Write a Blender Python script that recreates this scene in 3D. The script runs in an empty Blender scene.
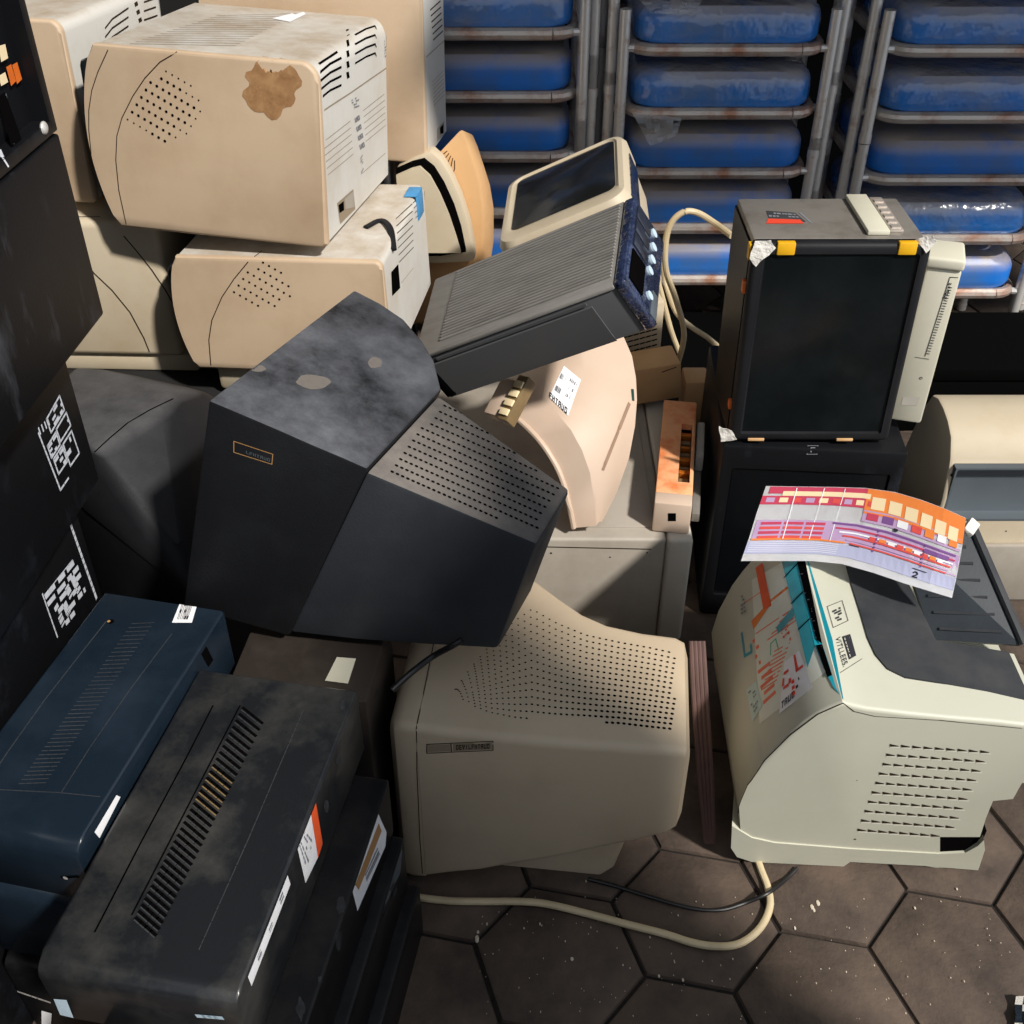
import bpy, bmesh, math, random
from mathutils import Vector, Matrix, Euler
from mathutils.bvhtree import BVHTree
random.seed(7)
SC = bpy.context.scene
COL = SC.collection
PI = math.pi
V = Vector

# ------------------------------------------------------------------ camera
FOC, PITCH, CAMZ = 1100.0, math.radians(37.7), 1.356
cam_data = bpy.data.cameras.new('camera')
cam = bpy.data.objects.new('camera', cam_data)
COL.objects.link(cam)
cam_data.sensor_width = 36.0
cam_data.lens = 36.0 * FOC / 1024.0
cam_data.clip_start = 0.02
cam.location = (0, 0, CAMZ)
cam.rotation_euler = (PI / 2 - PITCH, 0, 0)
SC.camera = cam
_fw = V((0, math.cos(PITCH), -math.sin(PITCH)))
_up = V((0, math.sin(PITCH), math.cos(PITCH)))
_rt = V((1, 0, 0))
CAM = V((0, 0, CAMZ))


def ray(u, v):
    return _fw + _rt * ((u - 512) / FOC) + _up * ((512 - v) / FOC)


def onz(u, v, z):
    r = ray(u, v)
    return CAM + r * ((z - CAMZ) / r.z)


def ony(u, v, y):
    r = ray(u, v)
    return CAM + r * (y / r.y)


# --------------------------------------------------------------- materials
def lin(c):
    c = c / 255.0
    return c / 12.92 if c <= 0.04045 else ((c + 0.055) / 1.055) ** 2.4


def rgb(r, g, b):
    return (lin(r), lin(g), lin(b), 1.0)


def _ramp(nt, fac, lo, hi):
    n = nt.nodes.new('ShaderNodeMapRange')
    n.inputs['From Min'].default_value = lo
    n.inputs['From Max'].default_value = hi
    nt.links.new(fac, n.inputs['Value'])
    return n.outputs['Result']


def _mix(nt, fac, a, b):
    n = nt.nodes.new('ShaderNodeMix')
    n.data_type = 'RGBA'
    if isinstance(fac, (int, float)):
        n.inputs[0].default_value = fac
    else:
        nt.links.new(fac, n.inputs[0])
    for sock, val in ((n.inputs[6], a), (n.inputs[7], b)):
        if isinstance(val, tuple):
            sock.default_value = val
        else:
            nt.links.new(val, sock)
    return n.outputs[2]


def _mul(nt, a, b):
    n = nt.nodes.new('ShaderNodeMath')
    n.operation = 'MULTIPLY'
    for s, v in ((n.inputs[0], a), (n.inputs[1], b)):
        if isinstance(v, (int, float)):
            s.default_value = v
        else:
            nt.links.new(v, s)
    return n.outputs[0]


def mat(name, base, rough=0.5, dirt=None, amt=0.5, scale=9.0, lo=0.45, hi=0.75, bump=0.05, grain=350.0,
        metal=0.0, dust=None, damt=0.0, dscale=14.0, coat=0.0, spec=0.5, stretch=None, bscale=None, dlo=0.55, dn=(0.3, 0.72)):
    m = bpy.data.materials.new(name)
    m.use_nodes = True
    nt = m.node_tree
    p = nt.nodes['Principled BSDF']
    tc = nt.nodes.new('ShaderNodeTexCoord')
    co = tc.outputs['Object']
    if stretch:
        mp = nt.nodes.new('ShaderNodeMapping')
        mp.inputs['Scale'].default_value = stretch
        nt.links.new(co, mp.inputs['Vector'])
        co = mp.outputs[0]

    def noise(s, d=4.0, r=0.6):
        n = nt.nodes.new('ShaderNodeTexNoise')
        n.inputs['Scale'].default_value = s
        n.inputs['Detail'].default_value = d
        n.inputs['Roughness'].default_value = r
        nt.links.new(co, n.inputs['Vector'])
        return n.outputs['Fac']
    col = base
    if dirt:
        f = _mul(nt, _ramp(nt, noise(scale, 6.0, 0.65), lo, hi), amt)
        col = _mix(nt, f, base, dirt)
    if dust:
        ge = nt.nodes.new('ShaderNodeNewGeometry')
        sx = nt.nodes.new('ShaderNodeSeparateXYZ')
        nt.links.new(ge.outputs['Normal'], sx.inputs[0])
        up = _ramp(nt, sx.outputs['Z'], dlo, 0.95)
        f = _mul(nt, _mul(nt, up, _ramp(nt, noise(dscale, 7.0, 0.7), *dn)), damt)
        col = _mix(nt, f, col, dust)
    if isinstance(col, tuple):
        p.inputs['Base Color'].default_value = col
    else:
        nt.links.new(col, p.inputs['Base Color'])
    p.inputs['Roughness'].default_value = rough
    p.inputs['Metallic'].default_value = metal
    p.inputs['Coat Weight'].default_value = coat
    p.inputs['Coat Roughness'].default_value = 0.12
    p.inputs['Specular IOR Level'].default_value = spec
    if bump:
        b = nt.nodes.new('ShaderNodeBump')
        b.inputs['Strength'].default_value = bump
        b.inputs['Distance'].default_value = 0.01 if bscale else 0.002
        nt.links.new(noise(bscale or grain, 3.0), b.inputs['Height'])
        nt.links.new(b.outputs[0], p.inputs['Normal'])
        if coat:
            nt.links.new(b.outputs[0], p.inputs['Coat Normal'])
    return m


M = {}
M['cream'] = mat('cream_plastic', rgb(201, 177, 149), 0.55, rgb(168, 138, 106), 0.55, 5.0)
M['cream2'] = mat('pale_cream_plastic', rgb(202, 188, 163), 0.55, rgb(176, 150, 112), 0.45, 6.0)
M['white'] = mat('white_plastic', rgb(214, 211, 204), 0.55, rgb(176, 158, 132), 0.4, 7.0, dust=rgb(168, 148, 122), damt=0.9, dscale=12)
M['tan'] = mat('tan_plastic', rgb(216, 172, 122), 0.55, rgb(176, 126, 76), 0.5, 6.0)
M['beige'] = mat('beige_plastic', rgb(196, 178, 152), 0.55, rgb(150, 130, 104), 0.4, 6.0, dust=rgb(206, 184, 156), damt=0.3)
M['peach'] = mat('peach_beige_plastic', rgb(207, 184, 164), 0.55, rgb(190, 154, 124), 0.35, 5.0)
M['ivory'] = mat('ivory_plastic', rgb(214, 210, 190), 0.5, rgb(176, 168, 140), 0.35, 5.0)
M['ivory_green'] = mat('greenish_ivory_plastic', rgb(194, 193, 176), 0.5, rgb(168, 168, 144), 0.3, 5.0)
M['greybeige'] = mat('grey_beige_plastic', rgb(168, 160, 148), 0.55, rgb(120, 108, 92), 0.5, 6.0)
M['greylight'] = mat('pale_grey_plastic', rgb(196, 190, 178), 0.55, rgb(150, 138, 118), 0.4, 6.0)
M['black'] = mat('black_plastic', rgb(25, 26, 29), 0.55, rgb(44, 44, 46), 0.5, 7.0, bump=0.12, spec=0.22)
M['blackdust'] = mat('dusty_black_plastic', rgb(21, 22, 25), 0.6, rgb(36, 38, 42), 0.5, 8.0, bump=0.2,
                     dust=rgb(112, 114, 120), damt=0.95, dscale=9, spec=0.22)
M['blackrear'] = mat('dusty_charcoal_plastic', rgb(44, 47, 52), 0.6, rgb(64, 66, 70), 0.5, 8.0, bump=0.2,
                     dust=rgb(138, 130, 122), damt=0.9, dscale=7, spec=0.3, dn=(0.1, 0.55))
M['vent_black'] = mat('dusty_vent_plastic', rgb(58, 58, 60), 0.6, rgb(92, 86, 80), 0.6, 9.0, bump=0.15,
                      dust=rgb(122, 114, 106), damt=0.8, dscale=9)
M['blackmetal'] = mat('black_painted_metal', rgb(17, 18, 21), 0.45, rgb(52, 56, 66), 0.7, 9.0, 0.55, 0.8, bump=0.1, spec=0.22)
M['navy'] = mat('navy_plastic', rgb(22, 33, 44), 0.24, rgb(44, 56, 70), 0.5, 8.0, bump=0.06)
M['charcoal'] = mat('charcoal_plastic', rgb(29, 31, 34), 0.28, rgb(80, 78, 74), 0.75, 9.0, bump=0.1)
M['darkbox'] = mat('dark_metal_case', rgb(19, 19, 21), 0.4, rgb(52, 50, 48), 0.6, 12.0, bump=0.08, spec=0.22)
M['brownblack'] = mat('brown_black_dusty_metal', rgb(48, 42, 38), 0.6, rgb(78, 70, 62), 0.6, 12.0, spec=0.22)
M['gap'] = mat('dark_gap', rgb(10, 9, 9), 0.9, bump=0, spec=0.0)
M['seam'] = mat('seam_line', rgb(52, 40, 30), 0.8, bump=0, spec=0.1)
M['seamsoft'] = mat('shallow_groove', rgb(150, 134, 112), 0.7, bump=0)
M['grey'] = mat('grey_plastic', rgb(138, 135, 130), 0.5, rgb(92, 88, 84), 0.6, 14.0, stretch=(1, 5, 5))
M['greyd'] = mat('dark_grey_plastic', rgb(82, 83, 85), 0.5, rgb(92, 90, 88), 0.4, 9.0, spec=0.22)
M['slate'] = mat('slate_grey_plastic', rgb(44, 47, 52), 0.55, rgb(74, 74, 76), 0.5, 10.0, dust=rgb(110, 108, 104), damt=0.25, spec=0.3)
M['slatepanel'] = mat('slate_panel', rgb(84, 92, 98), 0.5, rgb(70, 76, 80), 0.5, 9.0)
M['glass'] = mat('dark_screen_glass', rgb(26, 31, 33), 0.2, rgb(52, 58, 60), 0.6, 5.0, bump=0, spec=0.35)
M['glassdirty'] = mat('dirty_screen_glass', rgb(24, 25, 25), 0.16, rgb(84, 82, 76), 0.55, 9.0, 0.5, 0.8, bump=0.25, bscale=7)
M['blue'] = mat('blue_vinyl', rgb(18, 118, 216), 0.4, rgb(84, 104, 130), 0.75, 6.0, 0.36, 0.66, bump=0.1, dust=rgb(176, 162, 148), damt=1.0, dscale=6, dlo=0.0, dn=(0.2, 0.5))
M['bluewrap'] = mat('blue_vinyl_under_crinkled_film', rgb(30, 124, 214), 0.25, rgb(112, 126, 146), 0.75, 7.0, 0.4, 0.7, bump=0.7, bscale=15, coat=1.0,
                    dust=rgb(188, 178, 168), damt=0.9, dscale=7, dlo=0.0, dn=(0.25, 0.55))
M['steel'] = mat('chromed_steel', rgb(222, 218, 212), 0.3, rgb(160, 112, 80), 0.6, 26.0, 0.55, 0.7, metal=0.4, bump=0.1)
M['rustrail'] = mat('rusted_rail', rgb(206, 196, 186), 0.4, rgb(172, 112, 78), 0.85, 13.0, 0.46, 0.64, metal=0.5, bump=0.2)
M['oldsteel'] = mat('old_zinc_steel', rgb(158, 152, 144), 0.5, rgb(92, 82, 72), 0.6, 16.0, metal=0.5)
M['rust'] = mat('orange_rusted_plate', rgb(242, 176, 126), 0.65, rgb(226, 112, 48), 0.8, 24.0, 0.45, 0.66, bump=0.25)
M['copper'] = mat('copper_contacts', rgb(214, 128, 40), 0.4, rgb(120, 62, 20), 0.6, 60.0, metal=0.6)
M['orange'] = mat('orange_plastic', rgb(226, 112, 36), 0.5, rgb(180, 80, 24), 0.4, 30)
M['yellow'] = mat('yellow_plastic', rgb(236, 178, 20), 0.5, rgb(190, 130, 10), 0.4, 30)
M['paper'] = mat('white_paper', rgb(246, 246, 249), 0.75, rgb(204, 198, 190), 0.35, 18, bump=0)
M['tape'] = mat('crumpled_white_tape', rgb(228, 224, 216), 0.6, rgb(190, 184, 172), 0.4, 40, bump=0.6, bscale=70)
M['ink'] = mat('black_ink', rgb(38, 38, 44), 0.7, bump=0)
M['inksoft'] = mat('grey_ink', rgb(128, 130, 138), 0.7, bump=0)
M['whiteink'] = mat('pale_print', rgb(206, 210, 218), 0.7, rgb(150, 154, 162), 0.4, 60, bump=0)
M['redink'] = mat('red_ink', rgb(226, 70, 44), 0.7, bump=0)
M['redorange'] = mat('red_orange_print', rgb(240, 92, 38), 0.65, rgb(214, 64, 24), 0.4, 40, bump=0)
M['brownprint'] = mat('brown_print', rgb(176, 132, 82), 0.7, bump=0)
M['teal'] = mat('teal_film', rgb(22, 150, 168), 0.4, rgb(10, 104, 130), 0.5, 30, bump=0)
M['greenprint'] = mat('green_print', rgb(96, 186, 150), 0.7, bump=0)
M['mintpaper'] = mat('faded_mint_label', rgb(224, 228, 216), 0.65, rgb(228, 214, 194), 0.6, 24, bump=0)
M['mint'] = mat('mint_film', rgb(190, 210, 204), 0.6, bump=0)
M['salmon'] = mat('salmon_print', rgb(236, 116, 84), 0.7, rgb(240, 170, 140), 0.5, 60, bump=0)
M['porange'] = mat('paper_orange', rgb(240, 136, 62), 0.75, rgb(228, 108, 48), 0.5, 40, bump=0)
M['pcream'] = mat('paper_cream', rgb(244, 222, 178), 0.75, bump=0)
M['pcrimson'] = mat('paper_crimson', rgb(200, 66, 92), 0.75, rgb(170, 50, 100), 0.4, 60, bump=0)
M['pred'] = mat('paper_red', rgb(224, 84, 74), 0.75, rgb(204, 60, 84), 0.4, 60, bump=0)
M['plilac'] = mat('paper_lilac', rgb(190, 160, 196), 0.75, rgb(170, 130, 180), 0.4, 40, bump=0)
M['ppurple'] = mat('paper_purple', rgb(122, 80, 142), 0.75, bump=0)
M['pgrey'] = mat('paper_grey_blue', rgb(176, 178, 206), 0.75, bump=0)
M['cable'] = mat('cream_cable', rgb(206, 188, 152), 0.5, rgb(150, 130, 96), 0.4, 20)
M['blackcable'] = mat('black_cable', rgb(20, 20, 22), 0.45, bump=0)
M['ribbon'] = mat('dusky_pink_cable', rgb(98, 74, 68), 0.5, rgb(62, 48, 45), 0.5, 14)
M['tile'] = mat('brown_concrete_paver', rgb(92, 77, 66), 0.85, rgb(46, 38, 33), 0.8, 9.0, 0.38, 0.66, bump=0.7, grain=130)
M['soil'] = mat('dark_joint_soil', rgb(26, 21, 18), 0.95, rgb(60, 50, 42), 0.5, 60, bump=0.6, grain=200)
M['wallm'] = mat('near_black_wall', rgb(20, 19, 19), 0.9, rgb(30, 28, 27), 0.5, 4, bump=0.2)  # even near-black base for walls and bench
M['roofm'] = mat('dark_shade_roof', rgb(46, 44, 42), 0.8, rgb(66, 60, 54), 0.5, 4)  # for the added, unseen roofs that cast shade
M['crumb'] = mat('pale_grit', rgb(200, 190, 172), 0.9, rgb(150, 120, 80), 0.6, 90, bump=0)
M['bluepanel'] = mat('blue_black_bezel', rgb(34, 42, 66), 0.22, rgb(70, 84, 124), 0.6, 20, bump=0.8, bscale=34, coat=1.0)
M['bay'] = mat('drive_bay', rgb(38, 42, 54), 0.3, bump=0.3, bscale=30, coat=0.8)
M['button'] = mat('pale_button', rgb(196, 216, 230), 0.4, bump=0)
M['bluetape'] = mat('blue_tape', rgb(74, 148, 200), 0.5, rgb(40, 104, 160), 0.4, 50)
M['stain'] = mat('brown_glue_stain', rgb(184, 142, 98), 0.6, rgb(140, 98, 60), 0.8, 34, 0.4, 0.62)
M['dustpatch'] = mat('grey_dust_patch', rgb(108, 101, 95), 0.9, rgb(86, 84, 84), 0.8, 40, bump=0)
M['lip'] = mat('ivory_louvre_lip', rgb(240, 238, 226), 0.5, bump=0)
M['slotbrown'] = mat('recessed_slot_brown', rgb(150, 122, 102), 0.7, bump=0)
M['charlip'] = mat('grey_louvre_lip', rgb(56, 58, 60), 0.5, bump=0)  # paler line beside each louvre slot
M['deepblack'] = mat('shade_black', rgb(8, 8, 8), 0.95, bump=0, spec=0.03)  # black base colour standing in for deep shade
M['smeared'] = mat('black_metal_with_dust_smears', rgb(17, 18, 21), 0.45, rgb(92, 96, 104), 0.7, 11.0, 0.56, 0.8, bump=0.1, stretch=(1, 1.4, 0.5), spec=0.22)
M['darkgreen'] = mat('dark_green_badge', rgb(30, 66, 58), 0.4, bump=0)
M['traydark'] = mat('dark_slate_tray', rgb(36, 42, 48), 0.45, rgb(56, 64, 70), 0.5, 14, spec=0.3)
M['glassdark'] = mat('black_screen_glass', rgb(13, 15, 18), 0.2, rgb(20, 23, 27), 0.5, 5.0, bump=0, spec=0.3)
M['blackfaint'] = mat('lightly_dusted_black_plastic', rgb(24, 25, 28), 0.55, rgb(42, 42, 45), 0.5, 8.0, bump=0.15, dust=rgb(104, 104, 106), damt=0.6, dscale=9, dn=(0.15, 0.6), dlo=0.8, spec=0.25)
M['smear'] = mat('faint_dust_smear', rgb(50, 52, 56), 0.7, rgb(24, 25, 28), 0.9, 60, 0.35, 0.6, bump=0)
M['gold'] = mat('brass_louvre', rgb(128, 106, 72), 0.45, rgb(84, 72, 54), 0.5, 40)


def film_material():
    m = bpy.data.materials.new('clear_crinkled_film')
    m.use_nodes = True
    nt = m.node_tree
    p = nt.nodes['Principled BSDF']
    p.inputs['Base Color'].default_value = (0.9, 0.92, 0.95, 1)
    p.inputs['Roughness'].default_value = 0.12
    p.inputs['Alpha'].default_value = 0.28
    tc = nt.nodes.new('ShaderNodeTexCoord')
    n = nt.nodes.new('ShaderNodeTexNoise')
    n.inputs['Scale'].default_value = 38
    nt.links.new(tc.outputs['Object'], n.inputs['Vector'])
    b = nt.nodes.new('ShaderNodeBump')
    b.inputs['Strength'].default_value = 1.0
    b.inputs['Distance'].default_value = 0.01
    nt.links.new(n.outputs['Fac'], b.inputs['Height'])
    nt.links.new(b.outputs[0], p.inputs['Normal'])
    return m


M['film'] = film_material()


# ------------------------------------------------------------ mesh helpers
def sharpen(bm, ang=0.6):
    for f in bm.faces:
        f.smooth = True
    for e in bm.edges:
        if len(e.link_faces) == 2:
            e.smooth = e.calc_face_angle(0) < ang
        else:
            e.smooth = False


def obj(name, bm, material, parent=None, fix=True):
    if fix:
        bmesh.ops.recalc_face_normals(bm, faces=bm.faces)
    sharpen(bm)
    me = bpy.data.meshes.new(name)
    bm.to_mesh(me)
    bm.free()
    for m in (material if isinstance(material, (list, tuple)) else [material]):
        me.materials.append(m)
    o = bpy.data.objects.new(name, me)
    COL.objects.link(o)
    if parent is not None:
        o.parent = parent.root if isinstance(parent, T) else parent
    return o


def tag(o, label, cat, group=None, kind=None):
    o['label'] = label
    o['category'] = cat
    if group:
        o['group'] = group
    if kind:
        o['kind'] = kind
    return o


class T:
    """A thing: an Empty at its base; its local frame is used for its parts."""

    def __init__(s, name, label, cat, loc=(0, 0, 0), eul=(0, 0, 0), group=None):
        s.root = bpy.data.objects.new(name, None)
        s.root.empty_display_size = 0.05
        COL.objects.link(s.root)
        s.root.location = loc
        s.root.rotation_euler = [math.radians(a) for a in eul]
        tag(s.root, label, cat, group)
        s.mw = Matrix.LocRotScale(V(loc), Euler([math.radians(a) for a in eul], 'XYZ'), None)
        s.inv = s.mw.inverted()
        s.o = s.inv @ CAM
        s.r3 = s.inv.to_3x3()
        s.bvh = None
        s.face = None

    def loc(s, w):
        return s.inv @ V(w)

    def plane(s, u, v, ax, val):
        d = s.r3 @ ray(u, v)
        return s.o + d * ((val - s.o[ax]) / d[ax])

    def surf(s, *bms):
        """remember the surface the details are laid on"""
        vs, fs = [], []
        for bm in bms:
            k = len(vs)
            bm.verts.ensure_lookup_table()
            bm.verts.index_update()
            vs += [v.co.copy() for v in bm.verts]
            fs += [[k + v.index for v in f.verts] for f in bm.faces]
        s.bvh = BVHTree.FromPolygons(vs, fs)
        return s

    def hit(s, u, v, lift=0.0004):
        if s.face:
            ax, val, sg, clamp = s.face
            p = s.plane(u, v, ax, val)
            for k, lo, hi in clamp:
                p[k] = min(max(p[k], lo), hi)
            n = V((0, 0, 0))
            n[ax] = sg
            return p + n * lift, n
        d = (s.r3 @ ray(u, v)).normalized()
        p, n, i, dist = s.bvh.ray_cast(s.o, d)
        if p is None:
            return None, None
        if n.dot(d) > 0:
            n = -n
        return p + n * lift, n


def box(bm, x0, x1, y0, y1, z0, z1, r=0.0, seg=2, mi=0, mx=None):
    vs = [bm.verts.new((x, y, z)) for x in (x0, x1) for y in (y0, y1) for z in (z0, z1)]
    fs = [bm.faces.new([vs[i] for i in f]) for f in ((0, 1, 3, 2), (4, 6, 7, 5), (0, 4, 5, 1), (2, 3, 7, 6), (0, 2, 6, 4), (1, 5, 7, 3))]
    for f in fs:
        f.material_index = mi
    if r > 0:
        es = list({e for f in fs for e in f.edges})
        g = bmesh.ops.bevel(bm, geom=es, offset=r, segments=seg, profile=0.5, affect='EDGES', clamp_overlap=True, material=-1)
        vs = list({v for f in g['faces'] for v in f.verts} | {v for v in vs if v.is_valid})
    if mx is not None:
        for v in vs:
            v.co = mx @ v.co
    return bm


def new():
    return bmesh.new()


def bx(*a, **k):
    return box(new(), *a, **k)


def ngon(bm, pts, mi=0):
    f = bm.faces.new([bm.verts.new(p) for p in pts])
    f.material_index = mi
    return f


def loft(bm, rings, cap=True, mi=0):
    rr = [[bm.verts.new(p) for p in r] for r in rings]
    n = len(rr[0])
    for a, b in zip(rr, rr[1:]):
        for i in range(n):
            f = bm.faces.new((a[i], a[(i + 1) % n], b[(i + 1) % n], b[i]))
            f.material_index = mi
    if cap:
        bm.faces.new(rr[0][::-1]).material_index = mi
        bm.faces.new(rr[-1]).material_index = mi
    return bm


def prism(bm, pts, vec, mi=0):
    """closed solid: polygon extruded along vec"""
    vec = V(vec)
    pts = [V(p) for p in pts]
    return loft(bm, [pts, [p + vec for p in pts]], True, mi)


def bevel(bm, r, seg=2, ang=0.5):
    bmesh.ops.recalc_face_normals(bm, faces=bm.faces)
    es = [e for e in bm.edges if len(e.link_faces) == 2 and e.calc_face_angle(0) > ang]
    bmesh.ops.bevel(bm, geom=es, offset=r, segments=seg, profile=0.5, affect='EDGES', clamp_overlap=True)
    return bm


def spline(pts, k=6):
    pts = [V(p) for p in pts]
    out = []
    P = [pts[0] * 2 - pts[1]] + pts + [pts[-1] * 2 - pts[-2]]
    for i in range(1, len(P) - 2):
        for j in range(k):
            t = j / k
            a, b, c, d = P[i - 1], P[i], P[i + 1], P[i + 2]
            out.append(0.5 * ((2 * b) + (c - a) * t + (2 * a - 5 * b + 4 * c - d) * t * t + (3 * b - a - 3 * c + d) * t ** 3))
    out.append(pts[-1])
    return out


def tube(bm, pts, r, n=10, mi=0, flat=1.0, cap=True):
    pts = [V(p) for p in pts]
    rings = []
    ref = V((0, 0, 1))
    for i, p in enumerate(pts):
        t = (pts[min(i + 1, len(pts) - 1)] - pts[max(i - 1, 0)]).normalized()
        if abs(t.dot(ref)) > 0.97:
            ref = V((1, 0, 0)) if abs(t.x) < 0.9 else V((0, 1, 0))
        a = t.cross(ref).normalized()
        b = a.cross(t).normalized()
        rings.append([p + a * (math.cos(q * 2 * PI / n) * r) + b * (math.sin(q * 2 * PI / n) * r * flat) for q in range(n)])
    return loft(bm, rings, cap, mi)


# ---- details laid on a thing's surface
def dec_poly(bm, t, px, mi=0, lift=0.0005, thick=0.0):
    ps = [t.hit(u, v, lift)[0] for u, v in px]
    if any(p is None for p in ps):
        return False
    ngon(bm, ps, mi)
    return True


def dec_grid(bm, t, q, nu=6, nv=6, mi=0, lift=0.0005):
    """q: four pixel corners TL, TR, BR, BL"""
    g = []
    for j in range(nv + 1):
        row = []
        for i in range(nu + 1):
            a, b = i / nu, j / nv
            u = (q[0][0] * (1 - a) + q[1][0] * a) * (1 - b) + (q[3][0] * (1 - a) + q[2][0] * a) * b
            v = (q[0][1] * (1 - a) + q[1][1] * a) * (1 - b) + (q[3][1] * (1 - a) + q[2][1] * a) * b
            p, n = t.hit(u, v, lift)
            row.append(None if p is None else bm.verts.new(p))
        g.append(row)
    for j in range(nv):
        for i in range(nu):
            f = [g[j][i], g[j][i + 1], g[j + 1][i + 1], g[j + 1][i]]
            if all(f):
                bm.faces.new(f).material_index = mi
    return bm


def lines(t, name, m, polys, w, lift=0.0006, **k):
    """one part per line"""
    for pl in polys:
        bm = new()
        dec_line(bm, t, pl, w, 0, lift, **k)
        if bm.faces:
            obj(name, bm, m, t)
        else:
            bm.free()


def blobs(t, name, m, items, rag, lift=0.0004):
    """one part per patch: (centre, rx, ry)"""
    for c, rx, ry in items:
        bm = new()
        dec_blob(bm, t, c, rx, ry, rag, 0, lift)
        if bm.faces:
            obj(name, bm, m, t)
        else:
            bm.free()


def qpt(q, a, b):
    return ((q[0][0] * (1 - a) + q[1][0] * a) * (1 - b) + (q[3][0] * (1 - a) + q[2][0] * a) * b,
            (q[0][1] * (1 - a) + q[1][1] * a) * (1 - b) + (q[3][1] * (1 - a) + q[2][1] * a) * b)


def dec_rect(bm, t, q, a0, a1, b0, b1, mi=0, lift=0.0009):
    return dec_poly(bm, t, [qpt(q, a0, b0), qpt(q, a1, b0), qpt(q, a1, b1), qpt(q, a0, b1)], mi, lift)


def dec_line(bm, t, px, w=0.0012, mi=0, lift=0.0006, step=6.0, closed=False):
    pts = [V((u, v, 0)) for u, v in px]
    if closed:
        pts.append(pts[0])
    ps = []
    for a, b in zip(pts, pts[1:]):
        n = max(1, int((b - a).length / step))
        for i in range(n):
            ps.append(a.lerp(b, i / n))
    ps.append(pts[-1])
    h = [t.hit(p.x, p.y, lift) for p in ps]
    for (p, n), (q, m) in zip(h, h[1:]):
        if p is None or q is None:
            continue
        d = q - p
        if d.length < 1e-6 or d.length > 0.08:
            continue
        s = d.cross(n).normalized() * (w / 2)
        e = d.normalized() * (w * 0.3)
        ngon(bm, [p - s - e, q - s + e, q + s + e, p + s - e], mi)
    return bm


def dec_dots(bm, t, px, r=0.0022, mi=0, lift=0.0005, n=7, sx=1.0, ang=0.0):
    for it in px:
        u, v = it[0], it[1]
        rr = it[2] if len(it) > 2 else r
        p, nn = t.hit(u, v, lift)
        if p is None:
            continue
        a = (t.r3 @ V((math.cos(ang), 0, 0)) + t.r3 @ _up * math.sin(ang))
        a = (a - nn * a.dot(nn)).normalized()
        b = nn.cross(a)
        ngon(bm, [p + a * (rr * sx * math.cos(k * 2 * PI / n)) + b * (rr * math.sin(k * 2 * PI / n)) for k in range(n)], mi)
    return bm


def dec_blob(bm, t, c, rx, ry, rag=0.3, mi=0, lift=0.0004, n=22):
    """ragged patch around a pixel centre"""
    cp, cn = t.hit(c[0], c[1], lift)
    if cp is None:
        return
    rs = [1 + random.uniform(-rag, rag * 0.4) for _ in range(n)]
    rs = [(rs[i - 1] + 2 * rs[i] + rs[(i + 1) % n]) / 4 for i in range(n)]
    prev = bm.verts.new(cp)
    rings = []
    for k in (0.5, 1.0):
        row = []
        for i in range(n):
            a = i * 2 * PI / n
            p, _n = t.hit(c[0] + rx * rs[i] * k * math.cos(a), c[1] + ry * rs[i] * k * math.sin(a), lift)
            row.append(None if p is None else bm.verts.new(p))
        rings.append(row)
    for i in range(n):
        j = (i + 1) % n
        if rings[0][i] and rings[0][j]:
            bm.faces.new((prev, rings[0][i], rings[0][j])).material_index = mi
            if rings[1][i] and rings[1][j]:
                bm.faces.new((rings[0][i], rings[1][i], rings[1][j], rings[0][j])).material_index = mi


def inside(p, poly):
    x, y = p
    c = False
    for i in range(len(poly)):
        (x1, y1), (x2, y2) = poly[i], poly[i - 1]
        if (y1 > y) != (y2 > y) and x < (x2 - x1) * (y - y1) / (y2 - y1) + x1:
            c = not c
    return c


def scribble(bm, t, q, rows, cols, mi=0, fill=0.7, h=0.5, lift=0.0011, jit=0.0):
    """rows of small printed marks inside a pixel quad"""
    for j in range(rows):
        x = 0.0
        b0 = (j + 0.5 - h / 2) / rows
        b1 = (j + 0.5 + h / 2) / rows
        while x < 1:
            w = random.uniform(0.4, 1.3) / cols
            if random.random() < fill:
                d = random.uniform(-jit, jit) / rows
                dec_rect(bm, t, q, min(x, 1), min(x + w * 0.75, 1), b0 + d, b1 + d, mi, lift)
            x += w
    return bm


def glyphs(bm, t, q, n, mi=0, lift=0.0011, wt=0.2):
    """a line of n letter-like marks (stems, bars and bowls) inside a pixel quad"""
    kinds = ('E', 'L', 'T', 'O', 'I', 'H', 'U', 'V', 'F', 'A')
    for i in range(n):
        a0, a1 = (i + 0.08) / n, (i + 0.85) / n
        s = (a1 - a0) * wt * 1.3
        k = kinds[(i * 7 + n * 3) % len(kinds)]
        R = lambda c0, c1, d0, d1: dec_rect(bm, t, q, a0 + (a1 - a0) * c0, a0 + (a1 - a0) * c1, d0, d1, mi, lift)
        if k in 'ELFHUOA':
            R(0, 0.28, 0, 1)
        if k in 'HUOA':
            R(0.72, 1, 0, 1)
        if k in 'TI':
            R(0.36, 0.64, 0, 1)
        if k in 'ETFOA':
            R(0, 1, 0, 0.2)
        if k in 'ELUO':
            R(0, 1, 0.8, 1)
        if k in 'EFHA':
            R(0.1, 0.9, 0.42, 0.6)
        if k == 'V':
            R(0, 0.4, 0, 0.55)
            R(0.6, 1, 0, 0.55)
            R(0.3, 0.7, 0.5, 1)
    return bm


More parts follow.
